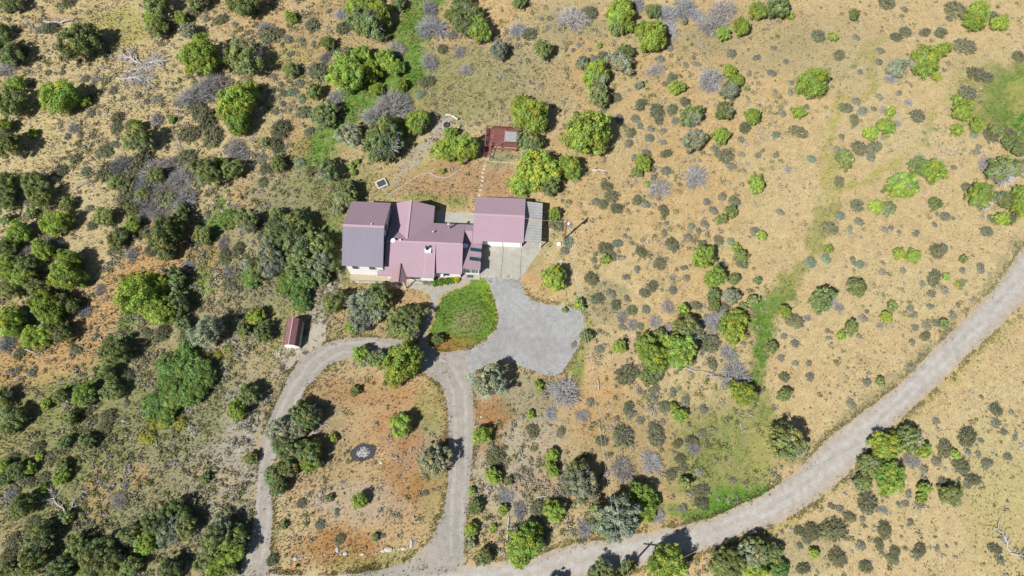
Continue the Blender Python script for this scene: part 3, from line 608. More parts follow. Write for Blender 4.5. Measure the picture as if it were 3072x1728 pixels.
def trunk(seed, h=.9):
    r = random.Random(seed); m = MB()
    m.tube([(0,0,-.03),(.03,.02,.25),(r.uniform(-.1,.1),r.uniform(-.1,.1),h)], [.085,.06,.02], 6)
    for k in range(6):
        a = k * 1.05 + r.random(); z = r.uniform(.1, .45); q = r.uniform(.45, .75)
        m.tube([(0,0,z),(q*.5*math.cos(a),q*.5*math.sin(a),z+.22),(q*math.cos(a),q*math.sin(a),z+.35+r.random()*.25)], [.04,.026,.010], 5)
    me = m.mesh('trunk'); me.materials.append(M['bark']); return me
def shrub(seed, nst, nlf, leaf, twig=.012, zmax=.75, leafy=1.0):
    """radiating stems with small leaf tufts at the tips"""
    r = np.random.default_rng(seed)
    th = np.arccos(r.uniform(.12, 1, nst)); ph = r.random(nst) * 6.283; L = r.uniform(.7, 1.02, nst)
    tip = np.stack([np.sin(th)*np.cos(ph)*L, np.sin(th)*np.sin(ph)*L, np.cos(th)*L*zmax], 1)
    base = np.stack([np.cos(ph)*.08, np.sin(ph)*.08, np.zeros(nst)], 1)
    mid = base*.45 + tip*.55 + rdir(nst, r)*.09; mid[:, 2] = np.maximum(mid[:, 2], 0) + .05
    Vs = []; Fs = []; o = 0; T = []; MI = []
    segs = [(base, mid, twig*1.5, twig), (mid, tip, twig, twig*.4)]
    nt_ = 2 if nlf else 6
    for _ in range(nt_):
        e = tip + rdir(nst, r) * (.22 if nlf else .34); e[:, 2] = np.maximum(e[:, 2], .02); segs.append((mid*.6+tip*.4, e, twig*.7, twig*.3))
    for A, B, w0, w1 in segs:
        d = B - A; x = np.cross(d, rdir(nst, r)); x /= np.linalg.norm(x, axis=1)[:, None] + 1e-9; y = np.cross(d, x); y /= np.linalg.norm(y, axis=1)[:, None] + 1e-9
        for ax in (x, y):
            V = np.stack([A - ax*w0, A + ax*w0, B + ax*w1, B - ax*w1], 1).reshape(-1, 3)
            Vs.append(V); Fs.append(np.arange(nst*4).reshape(nst, 4) + o); o += nst*4
            tw = np.clip(r.normal(1, .2, nst), .5, 1.6); T.append(np.repeat(np.stack([tw]*3, 1), 4, 0)); MI.append(np.zeros(nst, int))
    if nlf:
        n = nst * nlf; ci = np.repeat(np.arange(nst), nlf)
        p = tip[ci] * r.uniform(.72, 1.05, n)[:, None] + rdir(n, r) * .085; p[:, 2] = np.maximum(p[:, 2], .03)
        nr = tip[ci] + rdir(n, r) * .7 + np.array([0, 0, .3]); nr /= np.linalg.norm(nr, axis=1)[:, None]
        V, F = quads(p, nr, leaf * r.uniform(.6, 1.4, n), r, 2.0); Vs.append(V); Fs.append(F + o)
        tb = np.clip(r.normal(1, .2, nst), .5, 1.5)[ci] * r.uniform(.8, 1.2, n); T.append(np.stack([tb]*3, 1).repeat(4, 0)); MI.append(np.ones(n, int))
    return npmesh('shrub', np.concatenate(Vs), np.concatenate(Fs), np.concatenate(T), np.concatenate(MI))

def fin(mes, mats):
    for me in mes:
        for m in mats: me.materials.append(m)
    return mes
# two-material shrubs: slot 0 twigs take a fixed grey, slot 1 leaves take the plant's own colour
def twigfixed(name, col):
    m = tintmat(name, objcol=False, transl=0); t = m.node_tree
    at = [n for n in t.nodes if n.type == 'ATTRIBUTE'][0]; d = [n for n in t.nodes if n.type == 'BSDF_DIFFUSE'][0]
    mx = t.nodes.new('ShaderNodeMix'); mx.data_type = 'RGBA'; mx.blend_type = 'MULTIPLY'; mx.inputs[0].default_value = 1; mx.inputs[7].default_value = (*col, 1)
    t.links.new(at.outputs['Color'], mx.inputs[6]); t.links.new(mx.outputs[2], d.inputs[0]); return m
M['twigS'] = twigfixed('sage_twigs', (.30, .285, .26))
CR = {
 'Jb': fin([crown(100+i, 125, 135, .052, crad=(.10,.29)) for i in range(5)], [M['leaf']]),
 'Jm': fin([crown(120+i, 70, 95, .076, crad=(.13,.33)) for i in range(4)], [M['leaf']]),
 'Js': fin([crown(140+i, 30, 40, .17, crad=(.24,.40), inner=.15) for i in range(3)], [M['leaf']]),
 'Ob': fin([crown(160+i, 110, 110, .066, elong=.9, crad=(.12,.33), vs=.6, zc=.6, lob=.5, zlo=-.3) for i in range(4)], [M['leaf']]),
 'Pb': fin([crown(180+i, 92, 130, .055, elong=1.2, crad=(.10,.28), lob=.55, zlo=-.35) for i in range(5)], [M['leaf']]),
}
TR = [trunk(i) for i in range(4)]
SB = fin([shrub(200+i, 150, 14, .075, .010) for i in range(4)], [M['twigS'], M['leaf']])
SM = fin([shrub(220+i, 80, 12, .12, .017) for i in range(4)], [M['twigS'], M['leaf']])
GB = fin([shrub(240+i, 120, 0, 0, .015, .75) for i in range(4)], [M['twig']])
YB = fin([shrub(260+i, 110, 16, .08, .010, .7) for i in range(2)], [M['twigS'], M['leaf']])

# plants surveyed sheet by sheet (4 x 3 sheets): kind, x, y, radius on the sheet
KS = 1932 / 768
PLANTS = {
(0,0): """P 90 30 70;J 62 75 28;S 380 205 60;S 300 215 40;P 600 330 140;S 510 8 50;P 60 400 110;P 15 250 60;S 145 375 60;G 40 520 70;J 130 640 60;J 460 745 130;J 645 765 45;P 90 780 110;J 30 960 60;P 70 1090 110;J 250 1010 35;
G 550 965 45;G 505 1030 25;S 685 855 35;S 600 1020 25;S 885 880 50;S 870 960 50;S 980 940 50;G 1180 900 50;S 1175 745 40;S 1105 765 28;S 1035 710 30;J 1030 960 50;P 1050 1060 100;S 785 1135 60;S 740 1165 32;S 860 1085 35;S 565 1195 45;S 450 1280 55;M 640 1290 40;
P 255 1380 80;P 60 1390 80;J 1160 160 60;P 1200 220 75;S 1260 190 65;J 1370 140 50;B 1430 240 65;P 1190 30 100;P 1500 15 70;S 1460 70 60;S 1660 140 55;P 1850 45 110;S 1770 180 26;S 1870 240 28;J 1520 440 140;P 1840 450 130;
G 1480 720 120;G 1560 640 90;G 1650 625 80;S 1480 810 80;S 1560 890 85;S 1420 1000 80;S 1590 1020 90;G 1780 1130 90;J 1780 800 130;J 1880 700 75;J 1800 940 90;P 1560 1300 110;J 1670 1250 65;P 1760 1290 80;
X 800 1290 90;P 1180 1330 60;G 900 1250 90;X 1050 1220 100;G 1150 1290 110;G 1280 1250 80;X 950 1380 100;G 1100 1400 110;G 1250 1400 100;G 1350 1340 80;P 880 1385 60;S 1400 1180 70;S 920 745 25;S 230 640 25;S 365 540 25;S 465 545 25;S 590 490 20;S 820 370 28;S 1330 780 30;J 1300 905 25;S 640 590 35;S 715 600 28;S 850 680 35""",
(1,0): """S 90 250 75;G 60 205 50;J 265 135 45;S 420 180 60;S 240 295 38;S 340 300 30;S 170 240 42;J 800 60 110;P 840 190 120;J 920 100 90;S 660 200 60;G 640 100 50;P 985 180 50;P 1075 30 55;G 1330 200 110;G 1310 60 65;P 1600 110 90;P 1560 210 80;J 1690 240 85;P 1480 120 55;P 1560 20 70;
G 1050 370 75;J 990 460 80;J 1060 520 60;J 680 570 135;J 810 430 80;J 860 545 80;P 545 330 52;S 585 380 48;G 520 430 45;B 680 385 30;S 470 530 85;P 265 530 55;P 440 700 62;G 600 720 60;G 605 790 42;P 520 870 95;S 370 840 65;S 610 870 50;S 180 970 85;S 150 1090 60;P 75 1070 36;
G 1010 810 140;G 900 860 90;G 1110 780 80;J 910 680 48;J 1090 650 55;S 1290 610 60;G 1310 460 72;M 1240 710 36;S 1405 365 45;G 1535 390 48;G 1585 525 48;B 1840 390 70;J 1220 930 92;B 700 1030 98;P 960 1070 150;J 1040 960 75;J 1430 1140 88;J 1570 1130 102;J 1470 1010 50;
P 540 1290 85;S 410 1290 46;P 170 1240 60;S 70 1265 50;S 40 1190 40;S 45 1370 45;Y 243 1187 18;J 715 1255 26;J 740 1305 22;J 765 1220 22;P 690 1425 70;S 130 570 28;S 180 630 24;S 200 700 30;M 270 690 42;S 200 780 28;S 150 840 28;M 330 1220 40;S 265 400 28;S 430 320 22;S 1480 260 40;S 110 690 30;S 330 620 36;M 340 740 40;S 400 985 40;S 550 80 22;J 1400 1295 24""",
(2,0): """G 460 130 105;S 590 90 65;G 40 220 65;S 130 250 60;P 235 385 72;P 55 25 48;S 225 140 20;J 810 120 100;J 840 50 70;P 780 220 60;J 870 200 55;G 950 30 60;J 1050 290 112;J 990 230 65;J 1100 250 62;G 1160 100 92;G 1180 220 72;P 1060 90 52;G 1310 60 95;G 1400 110 55;B 1300 165 26;G 1520 180 105;G 1600 70 100;J 1590 260 52;J 1725 210 66;J 1850 85 68;
B 525 480 52;B 815 480 88;P 850 400 62;J 635 570 102;P 655 730 82;S 790 730 42;S 690 420 48;S 620 440 32;G 1085 525 62;S 1210 590 46;J 1240 665 56;B 960 645 32;S 1150 630 24;S 1120 440 36;S 1195 360 30;J 660 345 20;S 1315 485 26;G 1500 600 98;J 1640 540 52;J 1690 610 50;B 1640 690 65;P 1770 665 22;
J 150 890 125;J 60 800 80;P 130 1080 85;J 560 1020 165;J 190 1270 150;P 290 1400 80;J 430 1270 88;J 80 1390 95;S 1090 830 60;S 1110 900 42;S 975 785 50;S 965 945 28;S 1210 820 46;S 1235 910 35;P 1350 880 88;B 1370 1070 88;S 1310 770 46;P 1595 850 72;J 1810 885 62;J 1570 1030 62;S 1760 960 50;S 885 1080 36;S 1040 1040 36;S 900 1000 42;S 1165 1155 42;S 1015 1150 36;
J 985 1235 62;P 945 1300 42;S 925 1190 32;S 1060 1275 32;S 1165 1285 40;S 1070 1340 30;S 1610 1170 66;S 1650 1245 36;S 1860 1165 28;G 1390 1330 92;G 1110 1420 80;S 715 1400 46;J 1015 1390 20;J 1840 1395 65;S 1850 430 30;S 810 890 36;S 930 890 36;S 1050 970 28;S 1140 1070 28;S 1140 985 26;S 460 375 18;S 505 340 22;S 695 830 24;S 1730 1050 30;S 1735 1160 24;S 1530 1120 32;S 1750 1285 20;S 1390 480 30;S 1660 400 40""",
(3,0): """P 60 70 85;J 165 120 30;P 645 115 42;S 385 265 56;J 490 285 33;S 540 410 48;S 900 15 62;S 1430 60 82;S 1040 235 48;S 970 275 45;S 850 378 30;S 840 465 30;J 1590 100 75;J 1550 170 72;J 1745 180 56;S 1700 120 52;S 1495 340 82;B 965 520 66;J 1170 470 108;J 1310 385 56;J 1270 580 38;S 1365 475 24;S 1900 420 52;S 1570 550 62;S 1650 575 55;S 1515 695 66;
J 335 635 108;S 30 548 34;S 170 695 26;S 180 620 22;J 225 850 46;S 110 855 30;S 295 805 24;S 235 990 62;M 60 1015 34;S 65 1165 28;S 590 810 50;S 670 760 32;S 718 835 40;S 800 820 24;S 655 895 46;S 845 730 30;J 925 845 36;G 890 830 42;J 885 960 66;J 770 1010 52;S 690 1110 65;S 800 1110 60;S 780 1180 40;S 1130 870 58;J 1460 840 78;J 1420 755 36;J 1425 980 46;J 1575 940 54;M 1560 1015 30;P 1710 975 50;S 1690 1015 62;S 1830 1000 45;
P 570 1210 72;M 330 1195 36;S 540 1370 46;S 525 1130 36;J 1240 1300 82;P 1120 1250 72;G 1150 1210 55;J 995 1410 110;P 1820 1080 52;P 1890 1130 62;G 1650 1240 62;P 1770 1290 110;G 1890 1250 62;S 1580 1145 28;S 1595 1105 22;S 1510 1410 45;S 665 280 30;S 1190 240 42;S 1310 240 50;S 1030 65 25;S 700 540 24;S 140 460 22;G 155 1280 30;G 985 930 26;S 650 500 22;S 1150 340 24;G 930 590 45;S 1370 135 30;S 45 360 24;S 560 1030 26;S 990 700 26;G 1060 770 30;S 1405 1260 24""",
(0,1): """P 50 60 75;P 310 40 95;S 205 80 34;P 240 165 36;P 60 210 40;J 150 310 82;J 430 240 100;P 510 90 52;S 670 120 34;P 790 190 72;S 690 250 42;P 890 350 78;J 1010 250 58;S 1060 310 50;G 1100 70 105;X 950 60 80;P 1090 20 55;X 1250 40 100;G 1390 60 100;G 1180 150 80;P 1385 140 50;P 1000 130 46;P 1260 340 125;P 1330 250 85;S 1130 440 52;P 1260 470 62;P 1530 330 66;O 1740 210 80;P 1870 230 85;G 990 470 52;
J 330 440 72;G 400 400 70;J 530 520 80;J 500 640 110;J 590 660 72;J 55 560 88;P 210 560 80;J 170 650 90;P 80 740 82;P 300 740 70;J 350 860 100;J 80 980 112;P 450 850 80;J 400 930 82;P 560 860 52;J 290 1090 100;P 470 1060 80;G 230 910 72;G 50 1130 72;S 140 1215 50;S 560 1185 42;G 200 460 60;
J 1060 780 142;J 1200 720 102;J 1220 900 115;P 1330 660 82;P 1340 850 85;J 1000 690 72;B 1580 1060 112;Y 1720 1190 46;Y 1465 1190 38;Y 1560 1255 50;Y 1640 1230 38;P 1840 1040 55;O 1310 1320 110;O 1400 1230 90;O 1480 1350 105;O 1560 1400 80;O 1290 1425 90;P 870 1220 105;S 1220 1060 65;S 960 1380 52;S 1690 480 62;S 1790 430 55;G 1680 380 50;B 1870 560 52;O 1890 650 70;G 1420 545 42;S 1400 600 40;G 630 900 50;G 750 740 42;S 710 1095 28;S 230 1365 36;S 130 1345 28;S 75 1350 26;P 60 420 70;S 120 1000 50;P 820 1370 60;S 1100 1060 45;S 1720 700 55;G 1730 600 45;S 1560 160 28;P 1380 1000 60;S 1390 1090 50""",
(1,1): """B 90 430 82;P 200 330 115;P 330 260 105;P 300 420 125;P 470 400 105;B 130 540 108;P 350 560 115;B 480 540 90;O 250 660 108;O 370 650 88;O 330 780 80;O 345 860 58;P 500 640 62;B 620 130 42;P 690 50 82;P 600 840 92;B 800 840 108;P 940 800 108;B 780 950 92;J 740 1015 60;B 900 930 70;P 1060 970 90;P 1180 960 100;P 1040 1040 60;P 1160 1060 72;J 1100 1300 150;J 800 1240 72;P 930 1270 76;P 1375 1115 45;B 1770 1435 130;J 5 940 70;P 60 1060 70;P 30 590 80;S 60 330 60;P 580 560 60;S 40 240 50;P 160 180 60;P 320 190 55""",
(2,1): """J 320 170 48;S 330 235 62;M 425 375 44;S 400 440 36;J 320 650 92;S 600 650 56;S 705 420 56;J 710 510 36;S 760 480 36;S 795 385 40;S 620 510 26;S 975 450 46;S 1115 540 50;S 745 765 40;S 640 800 50;S 785 850 42;S 865 800 26;S 905 890 44;G 830 950 46;S 835 1020 32;M 970 1010 30;G 910 1000 42;S 1010 885 36;S 1000 760 42;S 1060 710 48;G 1080 980 50;G 1180 870 50;S 750 30 52;S 790 120 48;S 690 90 42;S 945 60 42;S 1010 90 36;S 1145 135 46;S 635 70 34;
S 1210 390 56;S 1330 340 36;S 1150 310 30;S 1455 240 35;S 1355 255 30;P 1580 210 40;P 1650 150 50;S 1525 135 36;S 1680 65 46;S 1590 30 36;S 1470 70 30;S 1410 290 26;S 1560 360 42;M 1650 370 32;S 1835 295 40;J 1885 330 36;J 1445 500 88;J 1530 650 78;P 1520 780 50;P 1520 850 50;S 1440 400 42;S 1580 545 32;J 1695 425 34;P 1725 490 52;S 1740 535 46;P 1670 660 46;P 1850 670 30;B 1655 790 60;P 1820 820 40;P 1745 865 32;S 1395 855 42;J 1285 890 42;G 1540 970 88;J 1660 1020 112;J 1700 950 62;
P 1310 1050 105;P 1110 1080 52;J 1010 1150 78;J 1060 1260 110;J 1250 1200 122;J 1150 1140 62;P 1040 1380 78;S 1490 1140 82;G 1640 1220 62;G 1690 1390 112;J 810 1170 52;S 660 1185 40;S 865 1370 88;P 560 1090 46;S 1510 1290 46;J 505 850 42;S 860 640 28;S 945 580 28;S 1320 650 30;S 1215 740 36;S 1300 570 26;S 1590 870 50;G 1180 1040 50;S 470 1150 26;G 1210 640 24;S 905 385 20;S 1165 235 22;G 430 245 26;J 395 890 22;S 855 330 20;S 1350 1260 50""",
(3,1): """J 810 115 52;P 895 130 58;S 675 95 56;P 1260 90 46;S 1340 180 40;J 1600 30 98;P 1780 60 70;J 1890 120 72;J 1895 20 60;J 1760 205 50;S 1715 200 46;S 1830 200 52;S 1655 295 46;S 470 270 60;M 545 175 40;S 95 150 30;J 450 430 34;M 440 500 40;M 325 530 46;M 695 545 36;M 615 275 26;J 985 470 44;J 1095 485 52;S 1280 440 62;S 1330 420 40;P 1475 505 30;S 1610 570 40;S 1020 592 28;
P 390 820 95;P 655 725 68;J 125 905 44;S 200 965 70;P 620 1030 52;J 550 1085 32;P 935 860 36;J 890 945 44;S 715 950 34;P 1320 995 36;S 1270 985 34;S 1200 1010 36;S 1395 925 34;S 1235 765 34;S 1335 735 34;S 1075 880 32;S 1115 1020 30;S 1190 1085 42;S 1260 640 62;S 1170 690 26;Y 1440 700 32;P 25 1170 42;S 205 1140 34;S 865 600 30;S 645 515 30;S 125 1395 42;S 210 1290 26;S 100 1250 30;S 310 1290 26;S 320 1395 36;P 845 1430 34;S 1085 1320 36;
S 880 280 30;S 690 220 36;S 930 270 24;G 480 830 42;G 540 870 36;S 1470 590 24;J 1340 640 26;S 1470 680 28;S 1435 850 22;G 845 1010 26;S 690 1085 24;S 460 1100 22;S 1260 245 22;S 990 300 18;S 1090 1130 26;S 450 1045 20;S 1110 920 26;S 1230 860 26;S 750 900 20;G 300 950 26;S 125 1085 26;S 1120 310 30;S 750 1430 36""",
(0,2): """P 30 110 72;J 640 80 82;P 850 50 78;P 460 90 52;J 350 150 42;S 650 190 52;P 530 260 60;S 810 240 62;S 790 330 52;P 670 430 58;P 490 440 50;S 450 490 48;S 270 480 56;J 300 550 32;P 140 660 72;J 230 640 45;P 480 615 50;J 470 700 58;S 230 740 42;S 330 700 42;J 320 790 36;G 80 830 52;P 510 1005 46;P 180 920 82;S 100 960 72;G 890 880 62;Y 1110 400 68;Y 1150 290 58;Y 1230 290 56;Y 1350 290 56;O 1180 160 92;O 1300 110 100;O 1420 80 92;O 1500 40 72;O 1250 225 78;J 1795 200 70;P 1885 80 80;P 1895 560 50;Y 630 920 26;
P 1310 960 90;P 1200 1060 110;B 1300 1100 100;J 1110 1200 82;P 1410 1070 80;P 1650 1200 128;B 1680 1120 100;J 1740 1270 100;P 1790 1160 90;P 1560 1340 90;J 1650 1390 90;P 740 1290 118;P 600 1230 92;P 860 1350 92;P 980 1390 82;P 480 1390 100;P 300 1160 108;S 400 1110 72;P 250 1340 100;J 450 1430 52;P 700 1430 72;P 1290 1400 82;S 950 1260 82;P 1010 1130 80;P 60 1410 62;S 60 1290 62;S 100 1180 62;P 60 330 60;S 90 560 50;J 40 620 50;P 30 720 50;S 950 145 30;P 1545 715 40;J 1420 960 30;J 600 1430 40;S 230 1060 60;S 400 830 30;P 110 250 80;S 350 540 40;P 1740 1400 60""",
(1,2): """P 370 250 100;B 290 350 92;B 170 350 90;J 390 290 62;P 230 480 92;P 400 520 100;J 410 590 72;J 455 460 46;P 150 690 80;P 240 640 72;P 170 770 68;J 590 410 32;P 360 170 60;J 1095 310 88;B 1350 580 118;J 780 880 58;P 555 860 28;P 205 1070 28;P 900 1155 28;S 625 1175 45;S 955 1145 20;P 750 55 40;J 1705 390 68;S 1805 545 78;J 1790 695 62;P 1655 930 56;J 1625 1095 50;P 1730 1300 62;B 1620 1190 45;J 1790 1085 26;J 1870 950 40;P 1910 730 32;S 340 900 40;S 610 960 22;S 1280 820 24;P 1375 530 60;G 1880 850 60;J 1630 810 28;S 480 1060 40;S 120 1330 50""",
(2,2): """J 300 540 52;J 300 645 52;B 520 770 138;P 480 680 90;B 800 1010 165;P 690 1050 112;J 960 830 88;J 1000 930 90;J 980 985 60;J 1060 880 52;J 320 960 78;J 160 1100 72;J 100 1200 120;J 55 1290 92;B 200 1210 52;S 840 390 84;S 880 180 48;S 890 230 36;S 1090 400 70;S 1080 335 52;S 680 430 46;S 1150 170 52;J 1265 240 56;J 1220 170 32;G 530 240 52;G 400 60 112;S 160 350 52;G 1050 590 82;G 840 650 92;G 1080 980 72;P 1310 750 46;S 1200 680 46;S 1430 810 62;S 1430 890 52;S 1360 430 50;G 1370 480 52;S 1250 450 42;S 1440 375 36;S 1270 560 42;S 1290 640 42;J 1740 75 92;J 140 230 32;J 200 15 36;S 970 270 36;S 590 135 36;
J 1170 1360 142;P 690 1425 90;P 620 1445 60;P 1650 1330 110;B 1800 1290 100;P 1560 1385 80;P 1850 1250 90;J 1830 1400 82;S 1560 1270 52;G 550 1090 62;P 870 1380 60;P 330 1520 75;S 200 940 70;G 60 960 60;S 370 360 40;S 1060 110 40;G 960 50 26;S 1080 40 40;S 1310 130 40;S 1450 190 36;S 60 1090 40;S 1140 285 26;S 1300 930 28;S 1270 940 26;S 1220 50 30;G 290 220 50;S 370 720 24;S 460 1120 26;S 1670 730 30""",
(3,2): """P 120 85 52;P 130 450 132;J 890 470 108;P 1050 420 92;J 1160 500 62;P 750 620 82;J 910 710 112;P 710 750 66;J 1180 790 46;J 1160 860 40;S 755 900 80;S 495 1100 98;S 620 1000 46;S 885 1100 62;S 840 1210 44;S 700 1220 40;P 1370 840 74;S 1320 745 40;S 1470 620 66;S 1340 490 66;J 1410 535 36;S 1275 580 40;S 1515 400 76;S 1725 190 52;S 1725 295 40;S 1610 425 24;S 1550 720 56;S 1180 640 36;S 1180 720 32;
S 240 1110 42;S 340 1110 66;S 300 1170 42;S 530 1310 72;S 1150 1250 50;S 1120 1290 40;S 945 1320 46;S 960 1260 42;S 740 1380 52;J 345 1275 36;P 30 1270 72;O 80 1400 72;S 1080 1040 26;S 480 920 28;S 545 940 32;S 1815 545 32;S 1065 830 30;S 1040 900 30;S 1590 530 26;S 1510 510 26;S 985 905 20;S 895 845 22;G 1090 580 60;G 870 950 32;S 715 1020 26;S 1720 1245 48;S 1510 760 30;S 1660 590 40;S 1640 620 30;S 1270 280 32;S 630 150 40;S 270 1390 50;S 240 1220 26;S 1800 270 0;S 1280 1240 24;S 1040 1240 20;S 870 1285 20;S 600 1170 16;S 1600 390 0;S 1150 910 30;S 1785 360 28;S 1840 210 24;S 1760 1330 36;S 1870 400 24"""}
BASEC = {'J': (.268,.345,.076), 'P': (.228,.272,.108), 'B': (.29,.315,.21), 'O': (.185,.275,.085), 'G': (.258,.245,.236), 'S': (.235,.235,.175), 'X': (.185,.19,.10), 'M': (.22,.30,.19), 'Y': (.26,.28,.07)}
NAME = {'J': 'juniper_tree', 'P': 'pinyon_tree', 'B': 'silver_juniper_tree', 'O': 'scrub_oak', 'G': 'bare_shrub', 'S': 'sagebrush', 'X': 'bitterbrush', 'M': 'saltbush', 'Y': 'rabbitbrush'}
CAT = {'J': 'tree', 'P': 'tree', 'B': 'tree', 'O': 'oak', 'G': 'dead shrub', 'S': 'shrub', 'X': 'shrub', 'M': 'shrub', 'Y': 'shrub'}
LOOK = {'J': 'bright green juniper', 'P': 'dark green evergreen', 'B': 'silvery green tree', 'O': 'lush green scrub oak', 'G': 'bare grey twiggy shrub', 'S': 'grey green sagebrush', 'X': 'dark olive domed shrub', 'M': 'pale mint shrub', 'Y': 'yellow flowered bush'}
GRP = {'J': 'bright junipers', 'P': 'dark evergreens', 'B': 'silvery trees', 'O': 'scrub oaks', 'G': 'bare grey shrubs', 'S': 'sagebrush shrubs', 'X': 'dark olive shrubs', 'M': 'pale mint shrubs', 'Y': 'yellow flowered bushes'}
LAND = [((1515,410),'the red deck'),((1340,377),'the round fire ring'),((1195,830),'the porch gable'),((1600,665),'the grey carport roof'),((880,1000),'the red roofed shed'),((1090,1357),'the black burn scar'),((1395,940),'the green lawn'),
 ((1640,1020),'the gravel parking pad'),((1698,690),'the utility pole'),((1145,553),'the square planter'),((770,1690),'the left driveway mouth'),((1300,1690),'the right driveway mouth'),((410,190),'the big fallen dead tree'),((1090,680),'the grey mauve roof'),((1500,650),'the garage roof'),
 ((0,0),'the top left corner'),((3072,0),'the top right corner'),((0,1728),'the bottom left corner'),((3072,1728),'the bottom right corner'),((3040,300),'the yellow flower meadow'),((3072,820),'the road at the right edge'),((1100,1655),'the row of stones'),((1800,515),'the short pale log'),((180,357),'the white dead trunk'),
 ((2500,1420),'the bend of the road'),((0,864),'the middle of the left edge'),((2304,0),'the top edge three quarters along'),((1536,0),'the middle of the top edge'),((768,0),'the top edge a quarter along'),((2090,1115),'the long grey log'),((2060,1690),'the road edge juniper at the bottom'),((1240,140),'the green grass gully'),((2400,585),'the pale bare patch'),((250,1520),'the forked dead snag'),((330,930),'the bare orange soil'),((2200,1420),'the green roadside grass')]
DIRS = ['right of','upper right of','above','upper left of','left of','lower left of','below','lower right of']
ORD = ['nearest','second nearest','third nearest','fourth nearest','fifth nearest','sixth nearest','seventh nearest','eighth nearest','ninth nearest','tenth nearest']
plist = []
for (cx, cy), s in PLANTS.items():
    for it in s.replace('\n', '').split(';'):
        k, a, b, r = it.split(); r = float(r)
        if k == 'S' and r >= 42: k = 'X'
        if r: plist.append([k, cx*768 + float(a)/KS, cy*576 + float(b)/KS, r/KS])
byk = {}
for i, p in enumerate(plist): byk.setdefault(p[0], []).append(i)
LABEL = {}
for k, idx in byk.items():
    cand = {i: [] for i in idx}
    for li, ((lx, ly), ln) in enumerate(LAND):
        sect = {}
        for i in idx:
            dx, dy = plist[i][1]-lx, -(plist[i][2]-ly); s = int(((math.degrees(math.atan2(dy, dx)) + 22.5) % 360) // 45)
            sect.setdefault(s, []).append((math.hypot(dx, dy), i))
        for s, l in sect.items():
            for rk, (d, i) in enumerate(sorted(l)): cand[i].append((rk + d/420, rk, s, ln))
    for i in idx:
        sc_, rk, s, ln = min(cand[i]); r = plist[i][3]
        sz = ('large ' if r > 40 else 'small ' if r < 20 else '') if k in 'JPBO' else ('large ' if r > 30 else 'small ' if r < 13 else '')
        lb = f"{LOOK[k]}, {ORD[min(rk,9)]} one {DIRS[s]} {ln}"
        LABEL[i] = sz + lb if len((sz + lb).split()) <= 16 else lb if len(lb.split()) <= 16 else lb.replace(' one ', ' ')
rp = random.Random(5)
PL = []
for i, (k, px, py, rpx) in enumerate(plist):
    sc0 = SCL(px, py); r = rpx / sc0 * 1.06
    c = BASEC[k]; v = rp.uniform(.82, 1.2) if k != 'J' else rp.uniform(.92, 1.25); hu = rp.uniform(-.09, .035)
    c = (c[0]*v*(1+hu), c[1]*v, c[2]*v*(1-hu), 1)
    rz = rp.random()*6.28
    if k in 'JPBO':
        hs = rp.uniform(.95, 1.25) if k != 'O' else rp.uniform(.7, .95)
        if r < .9: hs *= .85
        hc = .78*r*hs if k != 'O' else .6*r*hs
        x, y = W(px, py, hc*.9)
        e = empty(NAME[k], (x, y, 0), rz); an = rp.uniform(.86, 1.12); e.scale = (r*an, r*(2-an), r*hs)
        fam = CR['Ob'] if k == 'O' else (CR['Js'] if r < .95 else CR['Jm'] if r < 1.75 else (CR['Pb'] if k in 'PB' else CR['Jb']))
        o = bpy.data.objects.new('crown', rp.choice(fam)); COL.objects.link(o); o.parent = e; o.color = c
        if k in 'PBJ' and r > 1.3 and rp.random() < (.65 if k != 'J' else .2):
            q = bpy.data.objects.new('bare_twigs', rp.choice(GB)); COL.objects.link(q); q.parent = e; q.color = (.40,.38,.39,1); q.location = (rp.uniform(-.3,.3), rp.uniform(-.3,.3), .55); q.scale = (.72, .72, 1.05); q['kind'] = 'stuff'
        t = bpy.data.objects.new('trunk', rp.choice(TR)); COL.objects.link(t); t.parent = e
    else:
        hs = rp.uniform(.85, 1.15)
        x, y = W(px, py, .35*r)
        fam = GB if k == 'G' else YB if k == 'Y' else (SB if r > .8 else SM)
        e = bpy.data.objects.new(NAME[k], rp.choice(fam)); COL.objects.link(e); e.location = (x, y, 0); e.rotation_euler = (0, 0, rz); an = rp.uniform(.78, 1.18); e.scale = (r*an*1.05, r*(2-an)*1.02, r*hs*(.72 if k == 'S' else .85)); e.color = c
        if k == 'Y':
            rr = np.random.default_rng(i); n = 160; d = rdir(n, rr); d[:, 2] = np.abs(d[:, 2])*.72 + .05
            V, F = quads(d*rr.uniform(.8, 1.02, n)[:, None], d + rdir(n, rr)*.3, np.full(n, .10), rr, 1.1)
            link('flower_heads', npmesh('flower_heads', V, F), e, M['flower'])['kind'] = 'stuff'
    PL.append((x, y, r))
    tag(e, LABEL[i], CAT[k], GRP[k])

